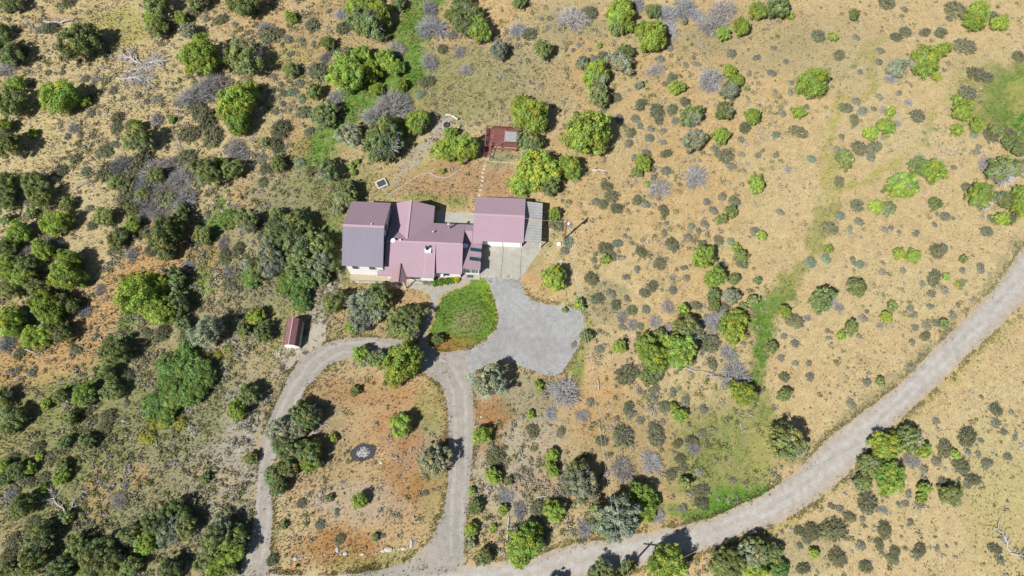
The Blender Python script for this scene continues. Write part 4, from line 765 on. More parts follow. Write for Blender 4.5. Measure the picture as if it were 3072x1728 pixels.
# flower bed plants (each its own small clump)
for j, (px, py, r, c, lab) in enumerate([(1262,840,.45,(.10,.16,.04,1),'green leafy clump at left end of the flower bed'),(1275,846,.5,(.22,.27,.22,1),'silver blue clump in the flower bed beside the porch'),(1290,848,.45,(.2,.26,.2,1),'second silver clump in the flower bed, nearer the chimney side'),
        (1306,850,.6,(.09,.19,.03,1),'deep green clump in the middle of the flower bed'),(1322,848,.6,(.13,.24,.03,1),'bright green clump below the ground dish in the flower bed'),(1340,845,.6,(.10,.2,.03,1),'green clump right of centre in the flower bed'),(1356,842,.55,(.12,.21,.03,1),'green clump beside the yellow flowers in the bed'),(1371,839,.6,(.42,.36,.02,1),'yellow flowering clump at right end of the flower bed')]):
    x, y = W(px, py, .2); o = bpy.data.objects.new('garden_plant', CR['Js'][j % 3]); COL.objects.link(o); o.location = (x, y, .06); o.scale = (r, r, r*.6); o.color = c; o.rotation_euler = (0,0,j)
    tag(o, lab, 'plant', 'flower bed plants')

# ------------------------------------------------------------------ dead wood
def snag(name, px, py, L, seed, label, cat='dead tree', lie=True, ang=0, nb=9, m=None, thick=.16, spread=1.0):
    r = random.Random(seed); x, y = W(px, py); e = empty(name, (x, y, 0), ang)
    pts = [(0,0,.12)]; 
    for k in range(1, 6): pts.append((L*k/5, r.uniform(-.06,.06)*L, .12 + (r.uniform(.0,.10)*L if k > 1 else .05)))
    MB().tube(pts, [thick*(1-.15*k) for k in range(6)], 7).build('trunk', m or M['dead'], e)
    for k in range(nb):
        t = r.uniform(.15, 1); i = min(4, int(t*5)); p = Vector(pts[i]).lerp(Vector(pts[i+1]), t*5-i)
        a = r.choice((-1, 1)) * r.uniform(.35, 1.2); l = L * r.uniform(.18, .5) * spread
        q = [p]; 
        for s in range(3):
            a += r.uniform(-.35, .35); q.append(q[-1] + Vector((math.cos(a)*l/3, math.sin(a)*l/3, r.uniform(-.02, .10)*l)))
            q[-1].z = max(q[-1].z, .05)
        b = MB().tube(q, [thick*.42, thick*.30, thick*.2, thick*.07], 5)
        for s in range(4):
            p0 = q[r.choice((1, 2, 3))]; a2 = a + r.uniform(-1, 1); l2 = l*r.uniform(.25, .5)
            b.tube([p0, p0 + Vector((math.cos(a2)*l2, math.sin(a2)*l2, r.uniform(0, .12)*l2))], [thick*.16, thick*.04], 4)
        b.build('branch', m or M['dead'], e)
    return tag(e, label, cat)
R = math.radians
snag('fallen_dead_tree', 425, 195, 3.6, 1, 'big fallen dead tree, dark grey limbs spreading left, nearest top left', ang=R(150), nb=22, thick=.30, spread=1.3, m=M['dead'])
snag('fallen_dead_tree', 420, 198, 4.2, 2, 'grey dead limbs spreading right from the big fallen tree top left', ang=R(15), nb=22, thick=.26, spread=1.2)
snag('brush_pile', 350, 235, 6.6, 3, 'pale pile of dead branches just below the big fallen tree', 'branch pile', ang=R(-5), nb=70, thick=.16, spread=.8)
snag('brush_pile', 370, 215, 5.6, 31, 'upper half of the pale dead branch pile under the fallen tree', 'branch pile', ang=R(12), nb=60, thick=.15, spread=.8)
snag('fallen_log', 132, 66, 5.6, 4, 'long grey fallen log with stubs near the top left corner', 'log', ang=R(-2), nb=10, thick=.26, spread=.5)
snag('fallen_log', 230, 560, 2.6, 5, 'pale broken dead log left of the grey shrub thicket', 'log', ang=R(10), nb=8, thick=.1)
snag('dead_sticks', 530, 415, 3.0, 6, 'thin white dead sticks above the grey thicket at left', 'dead branch', ang=R(-60), nb=7, thick=.08)
snag('dead_branch', 735, 425, 2.4, 7, 'leaning dead branch beside the radiating grey shrub upper left', 'dead branch', ang=R(40), nb=4, thick=.08)
snag('fallen_log', 1778, 510, 2.8, 8, 'short pale log on sand right of the deck junipers', 'log', ang=R(-8), nb=3, thick=.17, m=M['log'], spread=.4)
snag('fallen_log', 2040, 1100, 6.0, 9, 'long grey log under the junipers right of the parking pad', 'log', ang=R(-17), nb=8, thick=.13, spread=.4)
snag('dead_sticks', 1797, 1172, 2.2, 10, 'short pale split sticks on orange soil below the parking pad', 'dead branch', ang=R(95), nb=5, thick=.10, spread=.5)
snag('dead_sticks', 1820, 1235, 1.6, 11, 'pale forked stick lying on sand below the split sticks', 'dead branch', ang=R(35), nb=4, thick=.08, spread=.6)
snag('dead_stub', 1847, 1283, 1.1, 12, 'bent white stub above the radiating dark sagebrush', 'dead branch', ang=R(80), nb=3, thick=.08)
snag('dead_snag', 200, 1540, 4.6, 13, 'forked white dead snag among brush at lower left', ang=R(135), nb=12, thick=.15, spread=1.1)
snag('dead_snag', 205, 1535, 3.4, 14, 'smaller white dead limb reaching right at the lower left snag', 'dead branch', ang=R(60), nb=7, thick=.09)
snag('dead_snag', 3030, 1655, 3.2, 15, 'grey branching dead stump near the bottom right corner', ang=R(110), nb=10, thick=.15, spread=1.2)
snag('dead_snag', 3030, 1658, 3.2, 16, 'low dead limb right of the stump near bottom right corner', 'dead branch', ang=R(-15), nb=9, thick=.11, spread=1.2)
snag('fallen_log', 70, 1048, 2.2, 17, 'grey splintered log below the left juniper cluster', 'log', ang=R(-15), nb=5, thick=.15, spread=.4)
snag('dead_sticks', 303, 1010, 1.6, 18, 'dark grey dead sticks on the bare orange soil', 'dead branch', ang=R(-65), nb=6, thick=.1)
snag('fallen_log', 1522, 1620, 4.4, 19, 'pair of thin grey logs leaning up right of the driveway', 'log', ang=R(85), nb=3, thick=.1, spread=.4, m=M['log'])
snag('fallen_log', 1610, 1494, 1.6, 20, 'small white log above the juniper right of driveway', 'log', ang=R(8), nb=2, thick=.1, m=M['log'], spread=.4)
snag('dead_branch', 2228, 1300, 1.8, 22, 'thin white bent branch in the green roadside grass', 'dead branch', ang=R(100), nb=3, thick=.06)
snag('dead_limbs', 145, 790, 3.2, 23, 'white bare limbs among the left juniper cluster', 'dead branch', ang=R(-40), nb=12, thick=.1)
snag('dead_limbs', 930, 1310, 3.0, 24, 'grey bare limbs inside the big tree by the left driveway', 'dead branch', ang=R(50), nb=14, thick=.1)
snag('dead_limbs', 60, 935, 3.6, 25, 'dark thick limbs at the left edge under an evergreen', 'dead branch', ang=R(20), nb=5, thick=.16, m=M['bark'])

# ------------------------------------------------------------------ shed
x0, y0 = W(900, 1044); x1, y1 = W(859, 1045)
SHW = math.hypot(x1-x0, y1-y0); sa = math.atan2(y0-y1, x0-x1)
xa, ya = W(925, 965); 
S = empty('garden_shed', (x1, y1, 0), sa - R(4)); tag(S, 'small gambrel shed with dark red metal roof and white front', 'shed')
Wd, Ln, eh = SHW*1.06, 4.25, 1.5
prof = [(0, eh), (.28, eh+.62), (Wd/2, eh+1.0), (Wd-.28, eh+.62), (Wd, eh)]
prof = [(-.12, eh-.02), (.30, eh+.66), (Wd/2, eh+1.02), (Wd-.30, eh+.66), (Wd+.12, eh-.02)]
MB().prism([(0,0),(Wd,0),(Wd,eh-.02),(Wd-.34,eh+.56),(Wd/2,eh+.9),(.34,eh+.56),(0,eh-.02)], .08, Ln-.08).build('wall', M['shedside'], S)
MB().prism([(0.01,.02),(Wd-.01,.02),(Wd-.01,eh-.03),(Wd-.34,eh+.55),(Wd/2,eh+.89),(.34,eh+.55),(0.01,eh-.03)], .05, .078).build('front_panel', M['shedwall'], S)
d = MB().box(Wd*.22, Wd*.78, .02, .048, .08, 1.75).build('door', M['door'], S)
MB().box(Wd*.5-.02, Wd*.5+.02, .0, .019, .1, 1.7).build('door_seam', M['shedside'], d)
for i in range(4):
    (a, za), (b, zb) = prof[i], prof[i+1]
    o = MB().slab([(a,-.05,za+.03),(b,-.05,zb+.03),(b,Ln+.05,zb+.03),(a,Ln+.05,za+.03)], .05).build('roof_panel', M['shedred'], S)
    q = MB(); yy = .1
    while yy < Ln: q.bar((a+.02*(b-a),yy,za+.045),(b-.02*(b-a),yy,zb+.045),.07,.05); yy += .24
    q.build('roof_ribs', M['shedred'], o)['kind'] = 'stuff'
MB().bar((Wd/2,-.06,prof[2][1]+.05),(Wd/2,Ln+.06,prof[2][1]+.05),.16,.04).build('ridge_cap', M['trim'], S)
for k in range(5): MB().lathe([(.11,0),(.13,.08),(.06,.16),(.001,.17)], 8, (Wd*(.1+.2*k), -.12, 0)).build('foundation_stone', M['stone'], S)
for k in range(3): MB().box(Wd+.002, Wd+.035, .5+1.2*k, .56+1.2*k, .05, eh-.05).build('wall_batten', M['shedwall'], S)

# ------------------------------------------------------------------ deck
dz = 1.0
c0 = W(1457.5, 385, dz); c1 = W(1553, 391, dz); c2 = W(1455.5, 434, dz)
DA = math.atan2(c1[1]-c0[1], c1[0]-c0[0]); DWd = math.hypot(c1[0]-c0[0], c1[1]-c0[1]); DD = math.hypot(c2[0]-c0[0], c2[1]-c0[1])
D = empty('deck', (c2[0], c2[1], 0), DA); tag(D, 'red stained raised wooden deck with railings and steps', 'deck')
nb = 34
for k in range(nb):
    a = DWd*k/nb; MB().box(a+.008, a+DWd/nb-.008, 0, DD, dz-.035, dz + .004*(k % 3)).build('deck_board', M['redwood'], D)
MB().box(.02, DWd-.02, .02, DD-.02, dz-.25, dz-.04).build('deck_frame', M['redrail'], D)
q = [(.05,.05),(DWd-.05,.05),(DWd-.05,DD-.05),(.05,DD-.05)]
for x, y in q + [(DWd/2,.05),(DWd/2,DD-.05),(.05,DD/2),(DWd-.05,DD/2),(1.1,.05)]: MB().box(x-.06, x+.06, y-.06, y+.06, 0, dz+.95).build('deck_post', M['redrail'], D)
for (a, b) in (((1.1,.05),(DWd-.05,.05)),((DWd-.05,.05),(DWd-.05,DD-.05)),((DWd-.05,DD-.05),(.05,DD-.05)),((.05,DD-.05),(.05,.05))):
    for h, wd in ((.97, .16), (.55, .07), (.2, .07)): MB().bar((*a, dz+h), (*b, dz+h), wd, .05).build('rail', M['redrail'], D)
for k in range(7): MB().box(.08, 1.0, -.28-.28*k, -.02-.28*k, dz-.16-.125*k-.05, dz-.16-.125*k).build('step', M['redwood'], D)
for x in (.05, 1.08):
    MB().bar((x, 0, dz+.95), (x, -2.0, .95), .12, .05).build('stair_rail', M['redrail'], D); MB().box(x-.05, x+.05, -2.0, -1.9, 0, .98).build('stair_post', M['redrail'], D)
for yy, z in ((-.35,.1),(-.62,.25)): MB().box(1.3, DWd, yy+.05, yy+.28, z+.3, z+.36).build('bench_board', M['redwood'], D)
for x in (1.6, 3.0, DWd-.2): MB().box(x-.05, x+.05, -.5, -.1, 0, .38).build('bench_leg', M['redrail'], D)
hx, hy = W(1533, 408, 1.9)
T = empty('hot_tub', (hx, hy, dz+.012), DA); T.scale = (1.12, 1.12, 1); tag(T, 'covered hot tub under a wrinkled grey cover on the deck', 'hot tub')
MB().box(-.85, .85, -.85, .85, 0, .72).build('tub_body', M['black'], T)
gx_, gy_ = np.meshgrid(np.linspace(-.95,.95,22), np.linspace(-.95,.95,22)); gzz = .80 + .08*(fbm(gx_*3+4, gy_*1.2)-.5) - .10*np.clip(np.maximum(abs(gx_), abs(gy_)) - .84, 0, 1)*20*.3
V = np.stack([gx_, gy_, gzz], -1).reshape(-1, 3); jj = np.arange(21*22).reshape(21, 22)[:, :-1].ravel()
cv = link('cover', npmesh('cover', V, np.stack([jj, jj+1, jj+23, jj+22], 1)), T, M['tarp']); mo = cv.modifiers.new('t', 'SOLIDIFY'); mo.thickness = .05
MB().box(-.98, -.86, -.97, .97, .45, .78).build('cover_skirt', M['tarp'], T)
hp = [W(*p, dz) for p in ((1470,434.5),(1490,433),(1503,429),(1517,423))]
tag(MB().tube([(x, y, dz+.04) for x, y in hp], .03, 6).build('garden_hose', M['tan_rope']), 'tan hose lying across the red deck boards', 'hose')

# ------------------------------------------------------------------ yard things
x, y = W(1341, 376); Fp = empty('fire_ring', (x, y, 0)); tag(Fp, 'round fire ring with dark metal rim circled by pale stones', 'fire pit')
MB().lathe([(.50,0),(.50,.32),(.44,.32),(.44,.02)], 24).build('metal_ring', M['black'], Fp)
MB().lathe([(.44,.03),(.2,.05),(.001,.06)], 20).build('ash_bed', M['soil'], Fp)
rr = random.Random(3)
def rock(n, r, sx, sy, sz, parent=None, m=None, loc=(0,0,0)):
    q = MB(); rg = [(.7,0),(1,.35),(.8,.75),(.35,1.0)]
    q.lathe(rg, 7); q.f.append(tuple(range(len(q.v)-7, len(q.v))))
    q.v = [((a*(1+r.uniform(-.2,.2)))*sx, b*(1+r.uniform(-.2,.2))*sy, c*sz) for a, b, c in q.v]
    o = q.build(n, m or M['stone'], parent); o.location = loc; o.rotation_euler = (0,0,r.random()*6.28); return o
for k in range(16):
    a = k*math.pi/8; rock('ring_stone', rr, .16, .13, .16, Fp, M['stone'] if k % 3 else M['stoneg'], (.76*math.cos(a), .76*math.sin(a), 0))
for (pa, pb, lab) in (((1337,344.5),(1353,345),'pale level log bench above the fire ring, left one'),((1355,346.5),(1374,358),'slanting pale log bench above right of the fire ring'),((1372,388),(1378,380),'short grey log seat right of the fire ring')):
    a = W(*pa, .35); b = W(*pb, .35); E_ = empty('log_bench', ((a[0]+b[0])/2, (a[1]+b[1])/2, 0), math.atan2(b[1]-a[1], b[0]-a[0])); l = math.hypot(b[0]-a[0], b[1]-a[1])/2
    MB().tube([(-l,0,.33),(-l*.3,.02,.34),(l,0,.33)], [.20,.21,.19], 9).build('seat', M['log'], E_)
    for s in (-1, 1): MB().tube([(s*l*.6,0,0),(s*l*.6,0,.2)], .14, 8).build('leg', M['bark'], E_)
    tag(E_, lab, 'bench', 'benches at the fire ring')
# square planter
x, y = W(1145.5, 553); Pn = empty('planter', (x, y, 0), R(28)); tag(Pn, 'square raised planter with white border and dark soil', 'planter')
MB().box(-.72, .72, -.55, .55, 0, .30).build('soil', M['soil'], Pn)
for a in ((-.92,.92,-.78,-.56),(-.92,.92,.56,.78),(-.92,-.73,-.555,.555),(.73,.92,-.555,.555)): MB().box(*a, 0, .38).build('border_board', M['log'], Pn)
for k in range(7): rock('edge_stone', rr, .16, .13, .12, Pn, M['stone'], (1.05*math.cos(k*.9), 1.0*math.sin(k*.9), 0))
# stone edged gravel path (two edging lines of stones)
pa = [(1312,392),(1290,420),(1268,440),(1248,457),(1220,478),(1195,497),(1182,510),(1183,525),(1193,548)]
pb = [(1310,397-12),(1285,405),(1250,440),(1200,480),(1165,512),(1156,522),(1157,533),(1170,550),(1184,565)]
for nm, pl, lab in (('stone_edging', pa, 'right line of small pale stones edging the garden path to the fire ring'), ('stone_edging', pb, 'left line of small pale stones edging the garden path to the planter')):
    E_ = empty(nm, (*W(*pl[4]), 0)); tag(E_, lab, 'stone edging')
    w_ = densify([W(*p) for p in pl], .42, False); ox, oy = W(*pl[4])
    for p in w_:
        if rr.random() < .82: rock('stone', rr, rr.uniform(.07,.14), rr.uniform(.06,.11), rr.uniform(.06,.12), E_, M['stone'], (p[0]-ox+rr.uniform(-.06,.06), p[1]-oy+rr.uniform(-.06,.06), 0))
# stepping stones
for k, (px, py) in enumerate([(1453.5,500),(1451.5,508),(1448,519),(1447.5,531.5),(1446.5,543.5),(1444,557),(1441.5,571),(1437.5,585),(1462,469),(1461.5,477)]):
    o = MB().box(-.24, .24, -.17, .17, 0, .05).build('stepping_stone', M['stone']); o.location = (*W(px, py), 0); o.rotation_euler = (0,0,rr.uniform(-.3,.3))
    lab = ['top','second','third','fourth','fifth','sixth','seventh','bottom'][k] + ' pale stepping stone in the row below the deck' if k < 8 else ['upper','lower'][k-8] + ' pale paving block at the foot of the deck steps'
    tag(o, lab, 'paving stone', 'stepping stones')
# edging lines and wire fence
def edging(pts, label, h=.14, m='stone', wd=.09):
    w_ = [W(*p) for p in pts]; q = MB()
    for a, b in zip(w_[:-1], w_[1:]): q.bar((*a, h/2), (*b, h/2), wd, h)
    return tag(q.build('garden_edging', M[m]), label, 'edging')
edging([(1467,455),(1467,485),(1505,488),(1546,490.5)], 'pale timber edging round the grass below the deck')
edging([(1160,592),(1180,578),(1215,555),(1245,535),(1265,523),(1290,520),(1310,530),(1332,535),(1355,528),(1384,507)], 'curving grey edging along the brown back lawn', m='stoneg', wd=.14)
edging([(1388,1048),(1420,1040),(1450,1025),(1480,1000)], 'thin pale edging at lower right rim of the lawn', .08)
def fence(pts, label):
    w_ = densify([W(*p) for p in pts], 2.2, False) + [W(*pts[-1])]; e = empty('wire_fence', (*w_[0], 0)); ox, oy = w_[0]
    for x, y in w_: MB().box(x-ox-.035, x-ox+.035, y-oy-.035, y-oy+.035, 0, 1.1).build('fence_post', M['stoneg'], e)
    for h in (.4, .75, 1.05): MB().tube([(x-ox, y-oy, h) for x, y in w_], .012, 4).build('wire', M['wire'], e)
    tag(e, label, 'fence')
fence([(1546,491),(1546,540),(1546,594)], 'thin wire fence from the deck junipers to the garage')
# gravelly mulch patch by the yard junipers is in the soil colour; small rock, stakes
for (px, py, L_, a_, lab) in ((1350,515,1.0,60,'upper dark stick on the mulch below the twin junipers'),(1343,517,.8,110,'lower dark stick on the mulch beside the small plant')):
    x, y = W(px, py); o = MB().tube([(0,0,.05),(L_*math.cos(R(a_)),L_*math.sin(R(a_)),.12)], .05, 6).build('stake', M['bark']); o.location = (x,y,0); tag(o, lab, 'stick')
# burn scar
x, y = W(1090, 1357); B_ = empty('burn_pile', (x, y, 0), R(14)); tag(B_, 'oval black burn scar with a pale ash heap', 'burn pile')
q = MB(); n = 60; q.add([(0,0,.03)] + [((1.95+.12*math.sin(5*t)+rr.uniform(-.09,.09))*math.cos(t), (1.28+rr.uniform(-.08,.08))*math.sin(t), .006) for t in [2*math.pi*k/n for k in range(n)]], [(0,k+1,(k+1) % n+1) for k in range(n)]); q.build('charred_ground', M['char'], B_)
ag, bg_ = np.meshgrid(np.linspace(-1.05,1.05,34), np.linspace(-.8,.8,26)); dd = np.hypot(ag/1.05, bg_/.8)+ (fbm(ag*3,bg_*3)-.5)*.5; hz = np.clip(1-dd, -.3, 1)*.22 + (fbm(ag*6+3, bg_*6)-.5)*.16
V = np.stack([ag, bg_, hz-.0], -1).reshape(-1,3); jj = np.arange(25*34).reshape(25,34)[:, :-1].ravel()
link('ash_heap', npmesh('ash_heap', V, np.stack([jj,jj+1,jj+35,jj+34],1)), B_, M['ash'])
for k in range(9): rock('charred_chunk', rr, .14, .08, .12, B_, M['black'] if k % 2 else M['ash'], (rr.uniform(-.8,.8), rr.uniform(-.5,.5), .08))
# stone row along the road
row = [(862,1682),(880,1679),(905,1674),(930,1670),(960,1667.5),(1000,1664.5),(1030,1663),(1060,1659),(1090,1663),(1120,1659),(1150,1652),(1175,1648),(1215,1647),(1230,1640),(1250,1625),(1262,1612),(1283,1590)]
w_ = densify([W(*p) for p in row], .36, False); E_ = empty('stone_row', (*w_[0], 0)); tag(E_, 'long row of small pale stones edging the island above the road', 'stone row')
for p in w_:
    if rr.random() < .72: rock('stone', rr, rr.uniform(.08,.17), rr.uniform(.07,.13), rr.uniform(.07,.16), E_, M['stone'] if rr.random() < .8 else M['stoneg'], (p[0]-w_[0][0]+rr.uniform(-.1,.1), p[1]-w_[0][1]+rr.uniform(-.1,.1), 0))
for px, py, sx, sy, m, lab in ((1012,1649,.3,.42,'stoneg','upright grey rock above the stone row'),(1036,1660,.36,.3,'stoneg','blue grey boulder in the middle of the stone row'),(1087,1663,.3,.25,'stone','white rounded boulder in the stone row'),(1148,1653,.42,.26,'stone','white boulder left of the long flat rock'),(1166,1649,.75,.35,'stone','long flat tan rock in the stone row'),(1212,1646,.45,.3,'stone','tan block at the right end of the stone row'),(1234,1632,.3,.7,'stoneg','tall grey slab rock at the right bend of the stone row'),
        (886,1676,.35,.25,'stoneg','dark blue rock near left end of stone row'),(1444,1251,.25,.2,'stone','lone pale rock on rust soil right of the driveway'),(1144,1388,.25,.3,'stone','pale rock pair right below the burn scar')):
    x, y = W(px, py); o = rock('boulder', rr, sx, sy, min(sx,sy)*.9, None, M[m], (x,y,-.02)); o.rotation_euler = (0,0,0); tag(o, lab, 'rock', 'boulders')
for k,(px,py,lab) in enumerate(((829,1061,'white rock pile beside the left edge of the drive below the shed'),(1690,790,'white rubble heap above the lone juniper right of the slab'))):
    E_ = empty('rock_pile', (*W(px,py),0)); tag(E_, lab, 'rock pile')
    for j in range(14): rock('stone', rr, rr.uniform(.1,.22), rr.uniform(.1,.2), rr.uniform(.1,.2), E_, M['stone'], (rr.uniform(-.6,.6), rr.uniform(-.6,.6), 0))
# small white box, red stake
x, y = W(1676, 734); E_ = empty('utility_box', (x, y, 0), R(8)); tag(E_, 'low white utility box beside the carport and mint shrub', 'utility box')
MB().box(-.28,.28,-.2,.2,0,.35).build('box_body', M['door'], E_); MB().box(-.31,.31,-.23,.23,.352,.40).build('lid', M['white'], E_)
x, y = W(885, 1704); E_ = empty('marker_post', (x, y, 0)); tag(E_, 'small red marker post casting a short shadow by the road', 'post')
MB().tube([(0,0,0),(0,0,.8)], .05, 8).build('post', M['redpaint'], E_); MB().box(-.22,.22,-.12,.12,.62,.86).build('sign_box', M['redpaint'], E_)

# ------------------------------------------------------------------ utility poles and wires
def upole(x, y, h, label, arm=True, trans=False):
    e = empty('utility_pole', (x, y, 0)); tag(e, label, 'utility pole')
    MB().tube([(0,0,0),(0,0,h)], [.17,.12], 10).build('pole', M['pole'], e)
    if arm:
        MB().bar((-.9,.1,h-.5),(.9,-.1,h-.5),.12,.14).build('crossarm', M['pole'], e)
        for t in (-.8,-.3,.5,.8): MB().lathe([(.03,0),(.06,.05),(.05,.14),(.001,.16)], 8, (t,-.11*t,h-.43)).build('insulator', M['stoneg'], e)
    if trans: 
        c = MB().lathe([(.001,-.9),(.24,-.88),(.24,-.15),(.2,-.05),(.001,0)], 14, (.34,.05,h-1.0)).build('transformer', M['dish'], e, True)
        MB().lathe([(.03,0),(.05,.1),(.03,.25),(.001,.26)], 8, (.34,.05,h-1.0)).build('bushing', M['stoneg'], c)
    return e
p1 = W(1692, 718); p2 = W(1850, 1742)
upole(*p1, 7.2, 'leaning-looking brown wood pole with grey transformer right of the carport', False, True)
upole(*p2, 9.0, 'wood pole with crossarm just below the frame, its shadow on the road', True)
def wire(a, b, sag, label):
    q = []
    for k in range(25):
        t = k/24; q.append((a[0]+(b[0]-a[0])*t, a[1]+(b[1]-a[1])*t, a[2]+(b[2]-a[2])*t - sag*4*t*(1-t)))
    tag(MB().tube(q, .013, 5).build('power_line', M['wire']), label, 'power line', 'overhead wires')
wire((p1[0]-.05,p1[1],7.1),(p2[0]-.25,p2[1],8.6),.6,'left of the paired wires running from the wood pole to the road')
wire((p1[0]+.15,p1[1],7.1),(p2[0]+.45,p2[1],8.6),.6,'right of the paired wires running from the wood pole to the road')
e3 = W(3072+500, 1728-820, 8.5)
wire((p2[0]+.8,p2[1],8.5),(e3[0],e3[1],8.5),.5,'single pale wire slanting up right over the lower road bend')
wire((p1[0],p1[1],6.6),(*[HO[i]+v for i, v in enumerate((7.4,8.2))],3.9),.25,'short service wire from the wood pole to the garage gable')

# ------------------------------------------------------------------ uncountable growth: grass tufts and tiny scattered sagebrush
# keep clear of hard surfaces
def clear(x, y, pad=0):
    ok = np.ones(x.shape, bool)
    for p in HARD[:5]: ok &= ~inpoly(x, y, p[::3])
    ok &= ~(inpoly(x, y, HARD[5][::3]) & (fbm(x*.9, y*.9) < .55))
    lx = (x-HO[0])*math.cos(HA)+(y-HO[1])*math.sin(HA); ly = -(x-HO[0])*math.sin(HA)+(y-HO[1])*math.cos(HA)
    ok &= ~((lx > -21.2) & (lx < 10.1) & (ly > -2.2) & (ly < 12.5) & ~((ly > 11) & (lx < -1.2) & (lx > -14)))
    ok &= ~inpoly(x, y, [W(1388,819),W(1437,834),W(1562,842),W(1632,742),W(1561,737)])
    px, py = P2(x, y)
    ok &= np.hypot((px-1090)/37, (py-1357)/24) > 1
    ok &= ~((px > 1455) & (px < 1556) & (py > 385) & (py < 455))
    return ok
def tufts(name, n, smin, smax, nb, colf, dens, label, seed, spread=.55):
    r = np.random.default_rng(seed); x = r.uniform(-104, 104, n*2); y = r.uniform(-48, 66, n*2)
    px, py = P2(x, y); k = (px > -120) & (px < 3192) & (py > -80) & (py < 1800); x, y, px, py = x[k], y[k], px[k], py[k]
    C = gcol(x, y); d = dens(x, y, px, py, C); k = (r.random(len(x)) < d) & clear(x, y); x, y, C = x[k], y[k], C[k]
    m = len(x); s = r.uniform(smin, smax, m); a = r.random((m, nb))*6.283; ln = r.uniform(.25, 1, (m, nb))*spread; h = r.uniform(.6, 1.1, (m, nb))
    S_ = s[:, None]; bx = x[:, None] + np.cos(a)*S_*.12; by = y[:, None] + np.sin(a)*S_*.12
    wdt = S_*r.uniform(.10, .22, (m, nb)); ox = -np.sin(a)*wdt; oy = np.cos(a)*wdt
    V = np.stack([np.stack([bx-ox, by-oy, np.zeros_like(bx)], -1), np.stack([bx+ox, by+oy, np.zeros_like(bx)], -1),
                  np.stack([bx+np.cos(a)*S_*ln, by+np.sin(a)*S_*ln, S_*h], -1)], 2).reshape(-1, 3)
    T_ = colf(C, r, m); T_ = np.repeat(T_, nb*3, 0)
    o = link(name, npmesh(name, V, np.arange(len(V)).reshape(-1, 3), T_), None, M['grass']); tag(o, label, 'grass', kind='stuff'); return m
greenness = lambda C: np.clip((C[:, 1]-C[:, 0]*.85)/(C[:, 1]+1e-6)*4, 0, 1)
def cgrass(C, r, m):
    g = greenness(C)[:, None]; b = r.uniform(.62, 1.12, (m, 1)); st = np.array([.32, .26, .12])
    dk = np.array([.13, .135, .06]); t = (r.random((m, 1)) < .28)*(1-g)*.75
    return np.clip((C*(.78+.3*g) + st*.18*(1-g))*(1-t) + dk*t, 0, 1)*b
N1 = lambda x, y: fbm(x*.22+5, y*.22+1)
tufts('dry_grass', 260000, .10, .32, 5, cgrass, lambda x, y, px, py, C: np.clip(.32 + greenness(C)*.6 + np.clip((1500-px)/2500, 0, .3) - (C[:, 0] > .31)*.16 - (px > 1750)*.10, .05, 1)*np.clip((N1(x,y)-.3)*3, .25, 1), 'low dry and green grass tufts spread over the ground', 11)
inL = [W(*p) for p in LAWN]
tufts('lawn_grass', 500000, .03, .065, 3, lambda C, r, m: C*r.uniform(.95, 1.25, (m, 1)), lambda x, y, px, py, C: inpoly(x, y, inL).astype(float), 'short green lawn grass inside the curved drive', 12, .8)
def scatter(name, n, seed, dens, smin, smax, cols, label, nb=26, zs=.8):
    r = np.random.default_rng(seed); x = r.uniform(-104, 104, n*6); y = r.uniform(-48, 66, n*6); px, py = P2(x, y)
    k = (px > -60) & (px < 3130) & (py > -60) & (py < 1780) & clear(x, y) & ~inpoly(x, y, inL); x, y = x[k], y[k]; px, py = px[k], py[k]
    k = r.random(len(x)) < dens(x, y, px, py, gcol(x, y)); x, y = x[k][:n], y[k][:n]; m = len(x)
    s = r.uniform(smin, smax, m)*np.where(r.random(m) < .15, 1.35, 1); dd = rdir(m*nb, r).reshape(m, nb, 3); dd[..., 2] = np.abs(dd[..., 2])*zs+.05
    c = dd*s[:, None, None]*r.uniform(.4, 1, (m, nb, 1)) + np.stack([x, y, np.zeros(m)], -1)[:, None]
    nr = dd + rdir(m*nb, r).reshape(m, nb, 3)*.7; nr = nr.reshape(-1, 3); nr /= np.linalg.norm(nr, axis=1)[:, None]
    V, F = quads(c.reshape(-1, 3), nr, np.minimum(np.repeat(s, nb)*r.uniform(.2, .5, m*nb), .16), r, 2.2)
    ci = np.clip((fbm(x*.3+7, y*.3+3)*1.6-.3 + r.normal(0, .18, m))*len(cols), 0, len(cols)-1).astype(int)
    T_ = np.repeat(np.array(cols)[ci]*r.uniform(.75, 1.25, (m, 1)), nb*4, 0)
    o = link(name, npmesh(name, V, F, T_), None, M['grass']); tag(o, label, 'brush', kind='stuff')
def dsage(x, y, px, py, C):
    return np.clip((fbm(x*.16+40, y*.16+9)-.40)*4, .05, 1)*(1-greenness(C)*.7)*np.where((px > 1150) & (px < 1560) & (py > 480) & (py < 1150), .05, 1)*np.where((px > 820) & (px < 1330) & (py > 1100), .5, 1)*np.where((px > 1650), .45, 1)
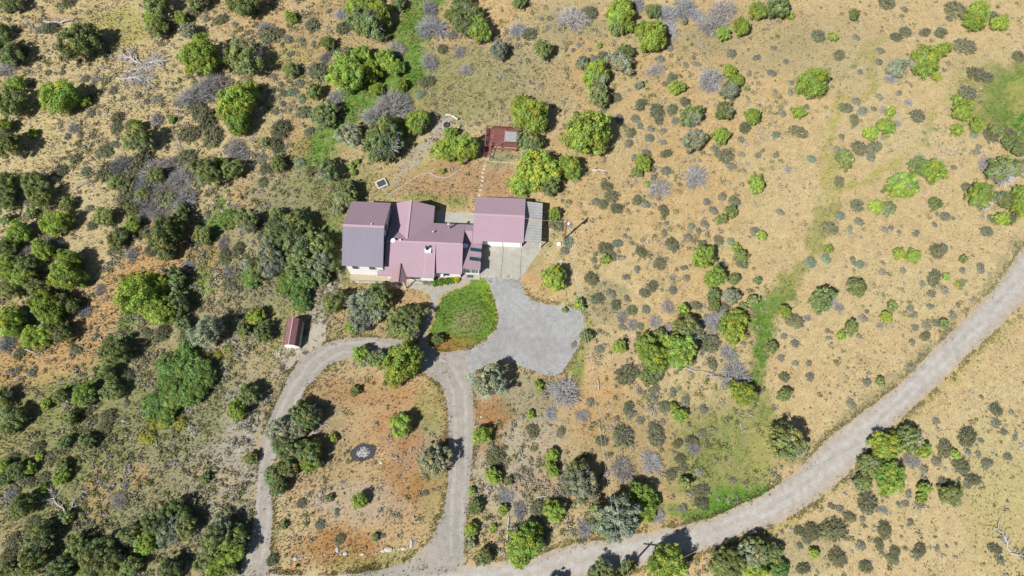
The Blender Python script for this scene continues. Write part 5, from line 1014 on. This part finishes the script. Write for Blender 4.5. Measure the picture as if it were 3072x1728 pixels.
def dbrush(x, y, px, py, C):
    f = np.where(px < 780, 1, np.clip((1050-px)/270, .06, 1)); f = np.maximum(f, np.where((px > 1430) & (px < 1720) & (py > 1150), .75, 0)); f = np.maximum(f, np.where((px > 1700) & (px < 2350) & (py > 1150), .4, 0)); f = np.maximum(f, np.where((px > 1500) & (px < 2350) & (py < 620), .22, 0))
    f = np.maximum(f, np.where((px > 1750) & (px < 2300) & (py > 620) & (py < 1150), .25, 0)); f = np.where((px > 820) & (px < 1330) & (py > 1100), .12, f); f = np.where((px < 560) & (py < 520), f*.45, f)
    return np.clip((fbm(x*.20+70, y*.20+19)-.42)*5, 0, 1)*f*np.where((C[:, 0] > .25) & (C[:, 2] < .097), .15, 1)
scatter('scattered_sagebrush', 4600, 77, dsage, .13, .36, [(.27,.26,.24),(.185,.185,.12),(.22,.205,.16)], 'tiny grey green sagebrush tufts scattered over the dry ground')
scatter('low_brush', 8000, 78, dbrush, .25, .70, [(.28,.265,.255),(.19,.185,.12),(.15,.17,.07),(.26,.235,.18),(.20,.195,.15)], 'low grey and olive brush filling the ground between the trees', 30, .7)
def verge(seed):                           # rank growth along the gravel edges
    r = np.random.default_rng(seed); P_ = np.concatenate([np.array(p) for p in HARD[:4]+HARD[5:6]])
    x = np.repeat(P_[:, 0], 26); y = np.repeat(P_[:, 1], 26); x = x + r.normal(0, .42, len(x)); y = y + r.normal(0, .42, len(y))
    k = (clear(x, y) | (r.random(len(x)) < .06)) & (fbm(x*.5+3, y*.5) > .42); x, y = x[k], y[k]; m = len(x); nb = 5
    C = gcol(x, y); s = r.uniform(.10, .30, m)[:, None]; a = r.random((m, nb))*6.283; wd = s*.18
    b = np.stack([np.repeat(x[:, None], nb, 1), np.repeat(y[:, None], nb, 1), np.full((m, nb), .02)], -1); o_ = np.stack([-np.sin(a)*wd, np.cos(a)*wd, 0*a], -1)
    t = b + np.stack([np.cos(a)*s*.6, np.sin(a)*s*.6, s*r.uniform(.6, 1.1, (m, nb))], -1)
    V = np.stack([b-o_, b+o_, t], 2).reshape(-1, 3); g = np.array([.15, .165, .055]); f = r.uniform(.2, .8, (m, 1))
    T_ = np.repeat((C*(1-f)+g*f)*r.uniform(.7, 1.15, (m, 1)), nb*3, 0)
    tag(link('verge_grass', npmesh('verge_grass', V, np.arange(len(V)).reshape(-1, 3), T_), None, M['grass']), 'ragged grass growing along the gravel edges', 'grass', kind='stuff')
verge(5)
